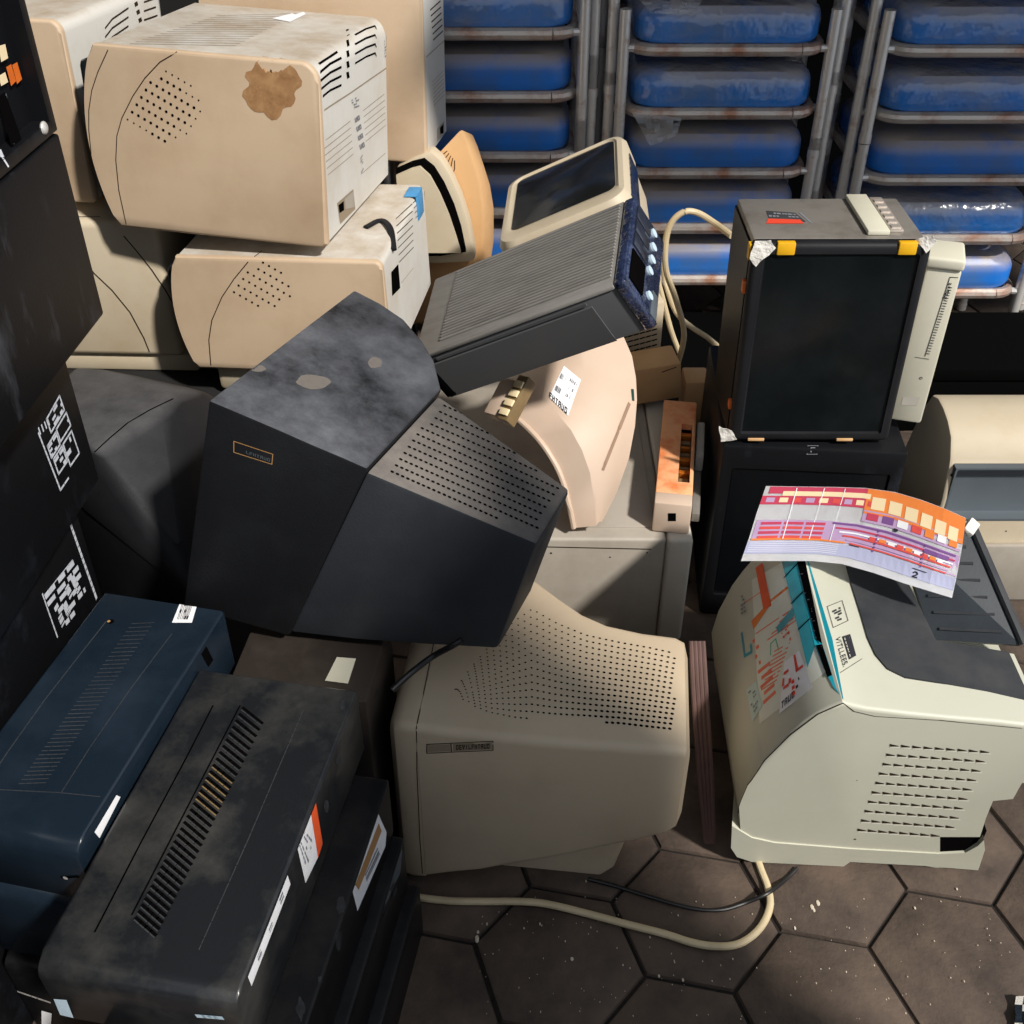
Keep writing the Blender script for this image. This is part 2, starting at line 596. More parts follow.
def cut(bm, cutter):
    """bm minus cutter (boolean baked into the mesh)"""
    obs = []
    for b in (bm, cutter):
        bmesh.ops.recalc_face_normals(b, faces=b.faces)
        me = bpy.data.meshes.new('m')
        b.to_mesh(me)
        o = bpy.data.objects.new('m', me)
        COL.objects.link(o)
        obs.append(o)
    md = obs[0].modifiers.new('b', 'BOOLEAN')
    md.operation = 'DIFFERENCE'
    md.solver = 'EXACT'
    md.object = obs[1]
    dg = bpy.context.evaluated_depsgraph_get()
    me = bpy.data.meshes.new_from_object(obs[0].evaluated_get(dg))
    out = new()
    out.from_mesh(me)
    for o in obs:
        m_ = o.data
        bpy.data.objects.remove(o)
        bpy.data.meshes.remove(m_)
    bpy.data.meshes.remove(me)
    bm.free()
    cutter.free()
    return out


def struct(name, bm, m):
    o = obj(name, bm, m)
    o['kind'] = 'structure'
    return o


def letters(t, text, q, mi_mat, name, parent=None):
    """text laid into a pixel quad on the thing's surface (TL, TR, BR, BL)"""
    cu = bpy.data.curves.new('t', 'FONT')
    cu.body = text
    o = bpy.data.objects.new('t', cu)
    COL.objects.link(o)
    dg = bpy.context.evaluated_depsgraph_get()
    me = bpy.data.meshes.new_from_object(o.evaluated_get(dg))
    bpy.data.objects.remove(o)
    bpy.data.curves.remove(cu)
    bm = new()
    bm.from_mesh(me)
    bpy.data.meshes.remove(me)
    xs = [v.co.x for v in bm.verts]
    ys = [v.co.y for v in bm.verts]
    x0, x1, y0, y1 = min(xs), max(xs), min(ys), max(ys)
    dead = []
    for v in bm.verts:
        u, w = qpt(q, (v.co.x - x0) / (x1 - x0), 1 - (v.co.y - y0) / (y1 - y0))
        p, n = t.hit(u, w, 0.0012)
        if p is None:
            dead.append(v)
        else:
            v.co = p
    bmesh.ops.delete(bm, geom=dead, context='VERTS')
    return obj(name, bm, mi_mat, parent or t, fix=False)

# ================================================================= SETTING
def build_floor():
    bm = new()
    ED = 0.115
    yaw = math.radians(-11.5)
    ca, sa = math.cos(yaw), math.sin(yaw)

    def rot(x, y):
        return (ca * x - sa * y, sa * x + ca * y)
    v6 = (0.476, 0.808)
    s3 = math.sqrt(3) / 2
    t1 = (1.5 * ED, s3 * ED)
    t2 = (1.5 * ED, -s3 * ED)
    for i in range(-24, 30):
        for j in range(-30, 24):
            lx = ED + i * t1[0] + j * t2[0]
            ly = i * t1[1] + j * t2[1]
            x, y = rot(lx, ly)
            x += v6[0]
            y += v6[1]
            if not (-2.0 < x < 2.4 and -0.5 < y < 3.1):
                continue
            dz = random.uniform(-0.0015, 0.0015)
            tx, ty = random.uniform(-0.008, 0.008), random.uniform(-0.008, 0.008)
            rings = []
            for rr, z in ((ED - 0.0026, -0.02), (ED - 0.0026, -0.006), (ED - 0.0045, -0.0018), (ED - 0.009, 0.0)):
                r = []
                for k in range(6):
                    a, b = rot(math.cos(k * PI / 3) * rr, math.sin(k * PI / 3) * rr)
                    r.append((x + a, y + b, z + dz + (a * tx + b * ty if z > -0.01 else 0) - 0.001))
                rings.append(r)
            loft(bm, rings, True, 0)
    ngon(bm, [(-2.2, -0.7, -0.008), (2.6, -0.7, -0.008), (2.6, 3.3, -0.008), (-2.2, 3.3, -0.008)], 1)
    return bm


struct('floor', build_floor(), [M['tile'], M['soil']])
struct('shade_roof', bx(-2.2, 0.02, -0.2, 3.24, 2.6, 2.7), M['roofm'])  # added out of view to cut skylight over the left side
struct('shade_roof', bx(0.46, 2.6, 1.34, 3.12, 1.75, 1.80), M['roofm'])  # added unseen eave, keeps the sun off the chair stacks
struct('shade_wall_left', bx(-2.2, -2.1, -1.4, 3.12, -0.02, 2.6), M['wallm'])  # added out of view to block light from the left
struct('shade_wall_right', bx(1.1, 1.15, -0.99, -0.08, -0.02, 2.4), M['wallm'])  # added unseen wall piece, shades the beige monitor and paving
struct('shade_wall_front', bx(-2.2, 1.15, -1.1, -1.0, -0.02, 0.72), M['wallm'])  # added low wall behind the camera, blocks low front light
struct('wall_back', bx(-2.2, 2.6, 3.12, 3.24, -0.02, 2.9), M['wallm'])

# ================================================================== CHAIRS
def make_chair(name, label, group, x0, w, z, k, leglen, wrap):
    y0, dep = 2.335, 0.36
    t = T(name, label, 'chair', (x0 + w / 2, y0 + dep / 2, z - leglen), (0, 0, 0), group)
    zl = leglen
    h = w / 2
    d2 = dep / 2
    # padded seat, domed
    bm = new()
    n = 9
    rings = []
    for j in range(n):
        f = j / (n - 1)
        zz = zl + 0.0127 + 0.078 * f - (0.004 if f == 1 else 0)
        ins = (0.004 if f == 0 else 0.0) + 0.030 * max(0.0, (f - 0.5) / 0.5) ** 2.5 + (0.03 if f == 1 else 0)
        r = []
        cr = 0.055
        for cx, cy, a0 in ((1, -1, -90), (1, 1, 0), (-1, 1, 90), (-1, -1, 180)):
            for q in range(6):
                a = math.radians(a0 + q * 18)
                r.append((cx * (h - 0.006 - ins - cr) + math.cos(a) * cr, cy * (d2 - 0.002 - ins - cr) + math.sin(a) * cr, zz))
        rings.append(r)
    loft(bm, rings)
    obj('seat', bm, M['bluewrap'] if wrap else M['blue'], t)
    # flat steel rail around the seat
    bm = new()
    cr = 0.045
    pts = []
    for cx, cy, a0 in ((1, -1, -90), (1, 1, 0), (-1, 1, 90), (-1, -1, 180)):
        for q in range(5):
            a = math.radians(a0 + q * 22.5)
            pts.append(V((cx * (h - 0.004 - cr) + math.cos(a) * cr, cy * (d2 - 0.004 - cr) + math.sin(a) * cr, zl)))
    pts.append(pts[0])
    tube(bm, pts, 0.0125, 10, 0, 1.0)
    obj('seat_rail', bm, M['rustrail'], t)
    off = 0.0155 if k % 2 else 0.0375
    for sx in (-1, 1):
        for sy in (-1, 1):
            bm = new()
            lx = sx * (h + off)
            ly = sy * (d2 - 0.05) + (-0.012 if k % 2 else 0.012) - (0.02 if sy < 0 else 0)
            tube(bm, [(sx * (h - 0.012), ly, zl + 0.0), (lx - sx * 0.006, ly, zl + 0.002), (lx, ly, zl - 0.008), (lx, ly, 0.012)] if False else
                 [(lx, ly, zl + 0.075), (lx, ly, zl - 0.02), (lx, ly, 0.0)], 0.0118, 12)
            tube(bm, [(lx, ly, 0.0), (lx, ly, 0.018)], 0.0132, 12)
            tube(bm, [(sx * (h - 0.006), ly, zl), (lx, ly, zl)], 0.008, 8)
            obj('leg', bm, M['steel'], t)
    return t


def chair_stack(x0, w, zs, wraps, who, group):
    low = zs[-1]
    names = who
    for k, z in enumerate(zs):
        make_chair('stacking_chair', names[k], group, x0, w, z, k, low - 0.001, wraps[k])


chair_stack(0.243, 0.392, [0.862, 0.733, 0.606, 0.478, 0.352, 0.226], [1, 1, 1, 0, 0, 0],
            ['steel legged chair topping the middle chair stack, its seat above the picture edge',
             'blue chair with film wrapped seat, topmost seat seen in the middle chair stack',
             'blue padded chair, second seat from the top in the middle chair stack',
             'dull blue padded chair, third seat from the top in the middle chair stack',
             'bright blue padded chair just above the white cable loop, middle chair stack',
             'lowest chair of the middle stack, in the dark behind the white cable'], 'chairs of the middle stack')
chair_stack(0.772, 0.40, [0.864, 0.731, 0.597, 0.463, 0.326, 0.192], [1, 1, 1, 0, 1, 0],
            ['steel legged chair topping the chair stack at the right edge, seat out of view',
             'blue padded chair with crinkled film, topmost seat seen in the stack at the right edge',
             'blue chair with film and rusty rail, second seat from the top at the right edge',
             'dusty blue chair, third seat from the top in the stack at the right edge',
             'dusty blue chair right behind the top of the bare picture tube set',
             'lowest blue chair of the stack at the right edge, beside the tall cream slab'], 'chairs of the stack at the right edge')
chair_stack(-0.262, 0.392, [0.89, 0.764, 0.640, 0.514, 0.388, 0.262], [1, 1, 0, 0, 0, 0],
            ['steel legged chair topping the stack behind the cream monitors, seat out of view',
             'dark blue film wrapped chair, topmost seat seen behind the cream monitors',
             'bright blue padded chair, second seat from the top behind the cream monitors',
             'dull blue padded chair, third seat down, beside the tan monitor back',
             'shaded blue chair, fourth seat down, between tan monitor and upturned screen',
             'lowest chair behind the cream monitors, in deep shade'], 'chairs of the stack behind the cream monitors')


def scrap(name, label, px, y, dz=0.0):
    c = ony(*px[0], y)
    t = T(name, label, 'plastic film', c)
    bm = new()
    pts = [t.loc(ony(u, v, y)) for u, v in px]
    n = 7
    q = [(px[0]), (px[1]), (px[2]), (px[3])]
    g = []
    for j in range(n):
        row = []
        for i in range(n):
            u, v = qpt(q, i / (n - 1), j / (n - 1))
            p = t.loc(ony(u, v, y + random.uniform(-0.012, 0.012)))
            row.append(bm.verts.new(p))
        g.append(row)
    for j in range(n - 1):
        for i in range(n - 1):
            bm.faces.new((g[j][i], g[j][i + 1], g[j + 1][i + 1], g[j + 1][i]))
    ex = bmesh.ops.solidify(bm, geom=bm.faces[:], thickness=0.0008)
    o = obj(name, bm, M['film'])
    o.matrix_world = t.mw
    o.location = c
    tag(o, label, 'plastic film')
    bpy.data.objects.remove(t.root)
    return o


scrap('plastic_scrap', 'clear torn plastic scrap hanging below the second rail of the middle chair stack', [(632, 112), (682, 118), (676, 136), (650, 146)], 2.315)
scrap('plastic_scrap', 'crumpled clear plastic hanging over the topmost seat of the middle chair stack', [(640, 0), (702, 0), (694, 16), (650, 13)], 2.318)


# =============================================== CREAM MONITORS, LEFT STACK
def boxy_monitor(name, label, loc, eul, W, L, H, bulge, sidemat='cream', cr=0.035, group=None, foot=0.0):
    """x: from the screen end (0) to the rear (W), y away from us, z up"""
    t = T(name, label, 'monitor', loc, eul, group)

    def prof(ins=0.0, cut0=None):
        pts = []
        n = 14
        for i in range(n + 1):
            f = i / n
            pts.append((-bulge * (math.sin(PI * min(1, f * 0.96 + 0.02))) ** 0.75 + ins + (0.0 if f < 0.9 else (f - 0.9) * 0.02), H * f * (1 - 0) + ins * (1 - 2 * f)))
        for i in range(1, 7):
            a = math.radians(90 - i * 15)
            pts.append((W - cr + math.cos(a) * cr - ins, H - cr + math.sin(a) * cr - ins))
        pts.append((W - ins, 0.006 + ins))
        pts.append((W - 0.008, ins))
        return pts
    p = prof()
    shell = prism(new(), [(x, 0.0, z) for x, z in p], (0, 0.012, 0))
    front = [e for e in shell.edges if all(abs(v.co.y) < 1e-6 for v in e.verts)]
    bmesh.ops.bevel(shell, geom=front, offset=0.005, segments=3, profile=0.5, affect='EDGES')
    p2 = prof(0.0015)
    rear = prism(new(), [(x, 0.0123, z) for x, z in p2], (0, L - 0.0123, 0))
    be = [e for e in rear.edges if all(abs(v.co.y - L) < 1e-6 for v in e.verts)]
    bmesh.ops.bevel(rear, geom=be, offset=0.01, segments=3, profile=0.5, affect='EDGES')
    t.surf(rear)
    t.rear_bvh = t.bvh
    t.surf(shell, rear)
    obj('side_shell', shell, M[sidemat], t)
    obj('rear_housing', rear, M['white'], t)
    bm = bx(-bulge - 0.014, -bulge * 0.6, 0.03, L - 0.03, 0.03, H - 0.03, 0.01)
    obj('screen', bm, M['glass'], t)
    return t


def px_grid(poly, du, dv, o=None, jit=0.0):
    """points of a slanted lattice (pixel steps du, dv) inside a pixel polygon"""
    xs = [p[0] for p in poly]
    ys = [p[1] for p in poly]
    o = o or (min(xs), min(ys))
    out = []
    for i in range(-90, 91):
        for j in range(-90, 91):
            p = (o[0] + i * du[0] + j * dv[0], o[1] + i * du[1] + j * dv[1])
            if min(xs) <= p[0] <= max(xs) and min(ys) <= p[1] <= max(ys) and inside(p, poly):
                out.append((p[0] + random.uniform(-jit, jit), p[1] + random.uniform(-jit, jit)))
    return out


# --- the big top monitor
t = boxy_monitor('crt_monitor', 'big cream monitor topping the pile, brown glue stain beside its speaker holes',
                 (-0.629, 1.687, 0.633), (-3.9, 1.7, -9.9), 0.343, 0.382, 0.278, 0.034, cr=0.03)
B2 = t
bm = new()
holes = px_grid([(162, 68), (176, 70), (198, 92), (201, 114), (186, 135), (162, 144), (140, 137), (126, 122), (134, 104), (148, 84)], (6.2, 3.6), (-4.6, 7.4))
dec_dots(bm, t, [(u, v, 0.0023 if abs(u - 163) + abs(v - 108) < 38 else 0.0014) for u, v in holes])
obj('speaker_holes', bm, M['gap'], t)
lines(t, 'seam', M['seam'], [[(177, 52), (160, 62), (145, 78), (133, 96), (122, 118), (117, 136), (116, 160), (119, 190), (125, 218), (129, 236)],
                             [(108, 50), (98, 72), (92, 90), (89, 110), (89, 130), (92, 160), (97, 195), (104, 228)]], 0.0014)
bm = new()
dec_blob(bm, t, (272, 86), 31, 33, 0.35, n=40)
obj('glue_stain', bm, M['stain'], t)
t.bvh = t.rear_bvh
lines(t, 'louvre', M['gap'], [[(316, 67 + i * 8.6 + (4 if i == 0 else 0)), (330, 55 + i * 8.8), (341, 49 + i * 9.0)] if i else [(319, 64), (337, 52)] for i in range(5)], 0.0034)
lines(t, 'louvre', M['gap'], [[(355, 35 + i * 9.4), (366, 29 + i * 9.2), (375, 26 + i * 9), (376, 29 + i * 9)] for i in range(4)], 0.0030)
for i in range(5):
    bm = new()
    dec_poly(bm, t, [(346, 30 + i * 10.6), (348.5, 29 + i * 10.6), (349.5, 35 + i * 10.6), (347, 36.5 + i * 10.6)])
    obj('louvre', bm, M['gap'], t)
lines(t, 'panel_groove', M['seamsoft'], [[(308, 121), (330, 106), (350, 93), (386, 68)]], 0.0022)
lines(t, 'panel_groove', M['seamsoft'], [[(323 + i * 0.9, 142 + i * 6.6), (350 + i * 0.6, 121 + i * 6.6)] for i in range(6)] +
      [[(363 + i * 0.5, 110.5 + i * 6.2), (384 + i * 0.3, 94 + i * 6.2)] for i in range(6)] + [[(361, 174), (390, 149)]], 0.0011)
bm = new()
scribble(bm, t, [(351, 99), (358, 95), (359, 107), (352, 109)], 4, 4)
for i in range(4):
    glyphs(bm, t, [(354 + i * 1.6, 118 + i * 9), (359 + i * 1.6, 114.5 + i * 9), (360 + i * 1.6, 119 + i * 9), (355 + i * 1.6, 122.5 + i * 9)], 2)
scribble(bm, t, [(360, 157), (362, 153), (363, 170), (361, 174)], 5, 1)
scribble(bm, t, [(384, 40), (386.5, 38), (387, 56), (384.5, 58)], 6, 1, fill=0.85)
obj('rear_markings', bm, M['inksoft'], t)
bm = new()
dec_poly(bm, t, [(337, 203), (353, 189), (355, 209), (340, 224)], 0, 0.0006)
dec_poly(bm, t, [(344, 199), (353, 191), (354, 207), (345, 209)], 1, 0.001)
dec_poly(bm, t, [(338, 205), (343, 201), (343.5, 210), (339, 213)], 2, 0.0012)
obj('power_inlet', bm, [M['seamsoft'], M['greybeige'], M['gap']], t)
bm = new()
dec_grid(bm, t, [(272, 19), (333, 3.5), (322, 7), (290, 22.5)], 6, 3, 0, 0.001)
obj('paper_label', bm, M['paper'], t)
bm = new()
for i in range(15):
    dec_line(bm, t, [(112 + i * 7, 42 - i * 1.9), (215 + i * 5, 40.5 - i * 1.7)] if False else [(130 + i * 6.2, 44 - i * 2.0), (236 + i * 4.4, 46 - i * 2.3)], 0.0016, step=14)
obj('top_vent', bm, M['dustpatch'], t)

# --- lower cream monitor
t = boxy_monitor('crt_monitor', 'cream monitor under the big one, blue tape and dark clip at its rear',
                 (-0.538, 1.651, 0.392), (-1.3, -1.9, -7.2), 0.341, 0.36, 0.204, 0.022, cr=0.014)
B4 = t
bm = new()
holes = px_grid([(262, 262), (276, 264), (293, 286), (291, 297), (276, 306), (252, 309), (230, 299), (233, 284), (247, 268)], (6.0, 3.4), (-4.6, 6.6))
dec_dots(bm, t, [(u, v, 0.0020) for u, v in holes])
obj('speaker_holes', bm, M['gap'], t)
bm = new()
dec_line(bm, t, [(262, 251), (248, 262), (234, 279), (222, 297), (212, 320), (209, 340), (211, 365), (215, 385)], 0.0016)
obj('seam', bm, M['seam'], t)
t.bvh = t.rear_bvh
lines(t, 'louvre', M['seam'], [[(396 + i * 0.5, 219 + i * 7.2), (412 + i * 0.2, 204 + i * 7.2)] for i in range(7)], 0.0016)
lines(t, 'louvre', M['seam'], [[(413 + i * .8, 203 + i * 5), (420 + i * .6, 196 + i * 5)] for i in range(4)], 0.0014)
lines(t, 'panel_groove', M['seamsoft'], [[(401, 283), (413, 268)]], 0.001)
for pg in ([(391, 272), (398, 264), (400, 288), (392, 296)], [(425, 221), (428, 218), (429, 244), (426, 247)]):
    bm = new()
    dec_poly(bm, t, pg)
    obj('rear_socket', bm, M['gap'], t)
bm = new()
c = [t.hit(u, v, 0.003)[0] or t.plane(u, v, 0, 0.342) for u, v in ((366, 229), (381, 222), (390, 230), (391.5, 250))]
tube(bm, spline(c, 5), 0.006, 8, 0, 0.5)
obj('cable_clip', bm, M['black'], t)
bm = bx(0.3385, 0.3425, 0.285, 0.330, 0.160, 0.2065, 0.001)
box(bm, 0.318, 0.3425, 0.285, 0.330, 0.2030, 0.2062, 0.001)
obj('blue_tape_strip', bm, M['bluetape'], t)
bm = bx(0.02, 0.3, 0.02, 0.3, -0.052, -0.0005, 0.008)
obj('stand_base', bm, M['cream2'], t)

# --- rear middle monitor
t = boxy_monitor('crt_monitor', 'tall cream monitor at the back, between the big stained monitor and the chairs',
                 (-0.55, 2.10, 0.606), (-3.7, -0.1, -8.0), 0.394, 0.21, 0.33, 0.02)
t.bvh = t.rear_bvh
lines(t, 'louvre', M['seam'], [[(430 + i * 0.6, 10 + i * 6), (440 + i * .5, 1 + i * 6)] for i in range(6)] + [[(446 + i * 0.5, -2 + i * 6), (458 + i * .3, -11 + i * 6)] for i in range(6)], 0.0026)
lines(t, 'panel_groove', M['seamsoft'], [[(426, 57), (462, 24)]], 0.0016)
lines(t, 'panel_groove', M['seamsoft'], [[(432 + i * .3, 82 + i * 3.9), (443 + i * .2, 71 + i * 3.9)] for i in range(7)] + [[(450 + i * .3, 66 + i * 3.9), (460 + i * .2, 55 + i * 3.9)] for i in range(7)], 0.0009)
bm = new()
dec_poly(bm, t, [(437, 129), (444, 121), (444, 133), (437, 142)], 0)
dec_poly(bm, t, [(439.5, 128), (443, 124), (443, 133), (440, 134)], 1, 0.001)
scribble(bm, t, [(446, 44), (449, 41), (450, 96), (447, 100)], 9, 1, 2)
obj('power_inlet', bm, [M['greybeige'], M['gap'], M['inksoft']], t)

# --- back left monitor
p = onz(97, 204, 0.64)
e = math.radians(-9)
t = boxy_monitor('crt_monitor', 'cream monitor at the back left, half hidden behind the leaning dark cases',
                 (p.x - 0.36 * math.cos(e), p.y - 0.36 * math.sin(e), 0.64), (-3, 0, -9), 0.36, 0.36, 0.285, 0.02, cr=0.02)
t.bvh = t.rear_bvh
lines(t, 'louvre', M['seam'], [[(105, 28 + i * 9), (112, 19 + i * 9), (128, 8 + i * 9)] for i in range(3)] + [[(144, 2 + i * 9), (167, -6 + i * 9)] for i in range(3)], 0.0028)
for i in range(4):
    bm = new()
    if dec_poly(bm, t, [(134 + i * 2, 3 + i * 8), (137 + i * 2, 1 + i * 8), (138 + i * 2, 5 + i * 8), (135 + i * 2, 7 + i * 8)]):
        obj('louvre', bm, M['seam'], t)

# --- lower left monitor with curved seams
t = T('crt_monitor', 'pale cream monitor with two curved seams, beneath the back left one', 'monitor', (-0.97, 1.75, 0.335), (0, 0, -2))
bm = bx(0.0, 0.378, 0.0, 0.42, 0.03, 0.285, 0.012, 3)
t.surf(bm)
obj('housing', bm, M['cream2'], t)
lines(t, 'seam', M['seam'], [[(86, 262), (94, 273), (112, 290), (130, 312), (144, 338), (152, 358), (155, 371)], [(124, 236), (136, 250), (152, 270), (166, 291), (174, 306)], [(72, 217), (100, 217)]], 0.0022)
obj('stand_base', bx(0.05, 0.40, 0.01, 0.3, -0.005, 0.03, 0.006), M['cream2'], t)

# --- bench the stack stands on
t = T('low_bench', 'low dark bench under the cream monitors, lost in shade', 'bench', (-0.62, 1.9, 0))
obj('bench_top', bx(-0.47, 0.42, -0.24, 0.3, 0.30, 0.329, 0.004), M['wallm'], t)
for sx in (-0.44, 0.39):
    for sy in (-0.2, 0.26):
        obj('leg', bx(sx - 0.02, sx + 0.02, sy - 0.02, sy + 0.02, 0, 0.30), M['wallm'], t)


# --- tan monitor with the cream rim, right of the stack
t = T('crt_monitor', 'tan monitor back with slots and a cream rim, behind the lower cream monitor', 'monitor', (-0.12, 1.95, 0.33), (0, 0, 0))


def face_px(t, px, y):
    return [t.loc(ony(u, v, y)) for u, v in px]


out = face_px(t, [(404, 172), (432, 159), (461, 128), (467, 142), (473, 160), (480, 182), (484, 206), (484, 240), (480, 268), (474, 300), (468, 324), (408, 324)], 2.08)
bm = prism(new(), out, (0.02, 0.06, -0.03))
bevel(bm, 0.006, 2)
t.surf(bm)
obj('rear_housing', bm, M['tan'], t)
lines(t, 'slot', M['seam'], [[(438 + i * 3.2, 165 + i * 3.6), (441 + i * 3.4, 156 + i * 3.2), (447 + i * 1.9, 151 + i * 2.4)] for i in range(5)], 0.0016)
ring = face_px(t, [(396, 168), (414, 158), (431, 151), (441, 160), (450, 175), (460, 197), (468, 222), (474, 250), (474, 262), (440, 264), (404, 264)], 2.042)
bm = prism(new(), ring, (0.004, 0.035, 0))
bevel(bm, 0.005, 2)
obj('front_rim', bm, M['cream2'], t)
ring = face_px(t, [(396, 170), (412, 163), (424, 160), (434, 168), (444, 184), (454, 206), (461, 228), (466, 252), (440, 256), (402, 256)], 2.028)
bm = prism(new(), ring, (0, 0.012, 0))
obj('shade_gap_slab', bm, M['gap'], t)  # dark slab standing in for the shaded gap inside the rim
ring = face_px(t, [(396, 176), (412, 169), (420, 167), (430, 176), (440, 194), (449, 215), (456, 236), (461, 253), (440, 253), (404, 253)], 2.018)
bm = prism(new(), ring, (0, 0.008, 0))
obj('screen_surround', bm, M['cream2'], t)


# ======================================================= UPTURNED SCREEN (C)
t = T('crt_monitor', 'small cream monitor tipped on its back, dusty dark screen facing up', 'monitor', (0.059, 1.619, 0.446), (1.0, -25.3, -3.8))
W_, L_, H_ = 0.223, 0.274, 0.2


def rrect(x0, x1, y0, y1, z, r, n=5):
    out = []
    for cx, cy, a0 in ((x1 - r, y0 + r, -90), (x1 - r, y1 - r, 0), (x0 + r, y1 - r, 90), (x0 + r, y0 + r, 180)):
        for q in range(n + 1):
            a = math.radians(a0 + 90 * q / n)
            out.append((cx + math.cos(a) * r, cy + math.sin(a) * r, z))
    return out


bm = new()
loft(bm, [rrect(0.004, W_ - 0.004, 0.004, L_ - 0.004, H_ - 0.06, 0.03), rrect(0, W_, 0, L_, H_ - 0.05, 0.034), rrect(0, W_, 0, L_, H_ - 0.012, 0.034),
          rrect(0.006, W_ - 0.006, 0.006, L_ - 0.006, H_ - 0.002, 0.03), rrect(0.014, W_ - 0.014, 0.016, L_ - 0.014, H_, 0.026),
          rrect(0.020, W_ - 0.018, 0.040, L_ - 0.018, H_ - 0.003, 0.018)])
t.surf(bm)
obj('bezel', bm, M['cream2'], t)
bm = new()
rows = []
for k in range(5):
    f = k / 4
    rows.append(rrect(0.024 + 0.07 * f, W_ - 0.020 - 0.07 * f, 0.044 + 0.08 * f, L_ - 0.022 - 0.08 * f, H_ - 0.002 + 0.006 * math.sin(f * PI / 2), 0.014))
loft(bm, rows)
obj('screen', bm, M['glassdirty'], t)
bm = new()
loft(bm, [rrect(0.012, W_ - 0.004, 0.012, L_ - 0.012, H_ - 0.062, 0.03), rrect(0.02, W_ - 0.004, 0.02, L_ - 0.02, H_ - 0.11, 0.03),
          rrect(0.06, W_ - 0.02, 0.06, L_ - 0.06, 0.02, 0.03), rrect(0.07, W_ - 0.03, 0.07, L_ - 0.07, 0.012, 0.03)])
obj('rear_housing', bm, M['cream2'], t)
bm = bx(W_ - 0.001, W_ + 0.0025, 0.03, 0.20, H_ - 0.052, H_ - 0.016, 0.001)
obj('film_wrapped_trim', bm, M['bluepanel'], t)

# ================================================== GREY DESKTOP CASE (D)
t = T('desktop_case', 'grey desktop case with ribbed lid and blue face, tilted across the heap', 'computer case', (-0.092, 1.42, 0.478), (18.5, -29.1, -17.8))
W_, L_, H_ = 0.34, 0.169, 0.092
bm = bx(0, W_ - 0.012, 0, L_, 0, H_ - 0.008, 0.003)
t.surf(bm)
obj('body', bm, M['greyd'], t)
bm = bx(-0.004, W_ - 0.012, -0.003, L_ + 0.003, H_ - 0.0076, H_ - 0.001, 0.0022)
n = 24
for i in range(n):
    y = 0.018 + (L_ - 0.036 + 0.012) * i / (n - 1)
    box(bm, 0.042, W_ - 0.016, y - 0.0017, y + 0.0017, H_ - 0.0012, H_ + 0.0024, 0.0008, 1)
obj('ribbed_lid', bm, M['grey'], t)
bm = new()
prism(bm, [(0.0, -0.001, 0.0), (0.0, -0.0035, 0.012), (0.0, -0.0035, H_ - 0.022), (0, -0.001, H_ - 0.02)], (W_ - 0.055, 0, 0))
box(bm, 0.03, W_ - 0.06, -0.0035, -0.001, H_ - 0.017, H_ - 0.0125)
obj('side_cover', bm, M['greyd'], t)
bm = bx(-0.002, 0.014, -0.0042, -0.001, 0.004, H_ - 0.022, 0.001)
obj('dark_end_strip', bm, M['gap'], t)
fp = bx(W_ - 0.012, W_ + 0.006, -0.003, L_ + 0.003, 0.0, H_ + 0.001, 0.005, 3)
fpo = obj('front_panel', fp, M['bluepanel'], t)
for k in range(3):
    obj('drive_bay', bx(W_ + 0.005, W_ + 0.0085, 0.078 + k * 0.028, 0.103 + k * 0.028, H_ * 0.48, H_ - 0.008, 0.001), M['bay'], fpo)
obj('drive_bay', bx(W_ + 0.005, W_ + 0.0085, 0.012, 0.07, H_ * 0.52, H_ - 0.008, 0.001), M['gap'], fpo)
for k, (y, z) in enumerate(((0.152, 0.036), (0.126, 0.033), (0.100, 0.033), (0.074, 0.036), (0.03, 0.03))):
    bm = new()
    loft(bm, [[(W_ + 0.0055 + dx, y + math.cos(a * PI / 5) * 0.0062, z + math.sin(a * PI / 5) * 0.0075) for a in range(10)] for dx in (0, 0.004)])
    obj('button', bm, M['button'], fpo)
bm = bx(W_ + 0.004, W_ + 0.0075, 0.004, 0.05, 0.006, 0.022, 0.001)
obj('badge_strip', bm, M['slatepanel'], fpo)

# ======================================================== BLACK CRT (E)
t = T('crt_monitor', 'large black dusty monitor on its side in the middle of the heap', 'monitor', (-0.415, 1.024, 0.413), (-5.2, 14.5, -21.1))
Wm, Hm, L1, L1b, L2 = 0.352, 0.318, 0.183, 0.133, 0.382
n1, f1, h1 = 0.033, 0.108, 0.298


def esec(x, ylo, yhi, zhi, zlo=0.0, shear=0.0, k=6):
    """quad section, clockwise from near bottom; shear moves the bottom back along x"""
    return [(x - shear, ylo, zlo), (x, ylo, zhi), (x, yhi, zhi), (x - shear, yhi, zlo)]


bm = loft(new(), [esec(0, 0, 0.352, 0.318), esec(0.04, n1 * .2, 0.353, 0.3145, 0, 0.011), esec(0.079, n1 * .43, 0.347, 0.310, 0, 0.022), esec(0.12, n1 * .65, 0.322, 0.305, 0, .033),
                  esec(0.15, n1 * .82, 0.294, 0.302, 0, 0.041), esec(L1, n1, Wm - f1, h1, 0, L1 - L1b)])
bevel(bm, 0.0035, 2, 0.6)
front = bm
rs = []
for f in (0.0, 0.33, 0.66, 1.0):
    x = L1 - 0.001 + (L2 - L1 + 0.001) * f
    ylo = n1 + 0.0025 + (0.089 - n1 - 0.0025) * f
    yhi = (Wm - f1 - 0.004) + (0.217 - Wm + f1 + 0.004) * f
    zhi = h1 - 0.007 + (0.258 - h1 + 0.007) * f
    zlo = 0.004 + (0.082 - 0.004) * f ** 1.15
    rs.append(esec(x, ylo, yhi, zhi, zlo, (L1 - L1b) * (1 - f)))
rear = loft(new(), rs)
bevel(rear, 0.005, 2, 0.6)
t.surf(front, rear)
obj('front_shell', front, M['blackdust'], t)
obj('rear_shell', rear, M['blackrear'], t)
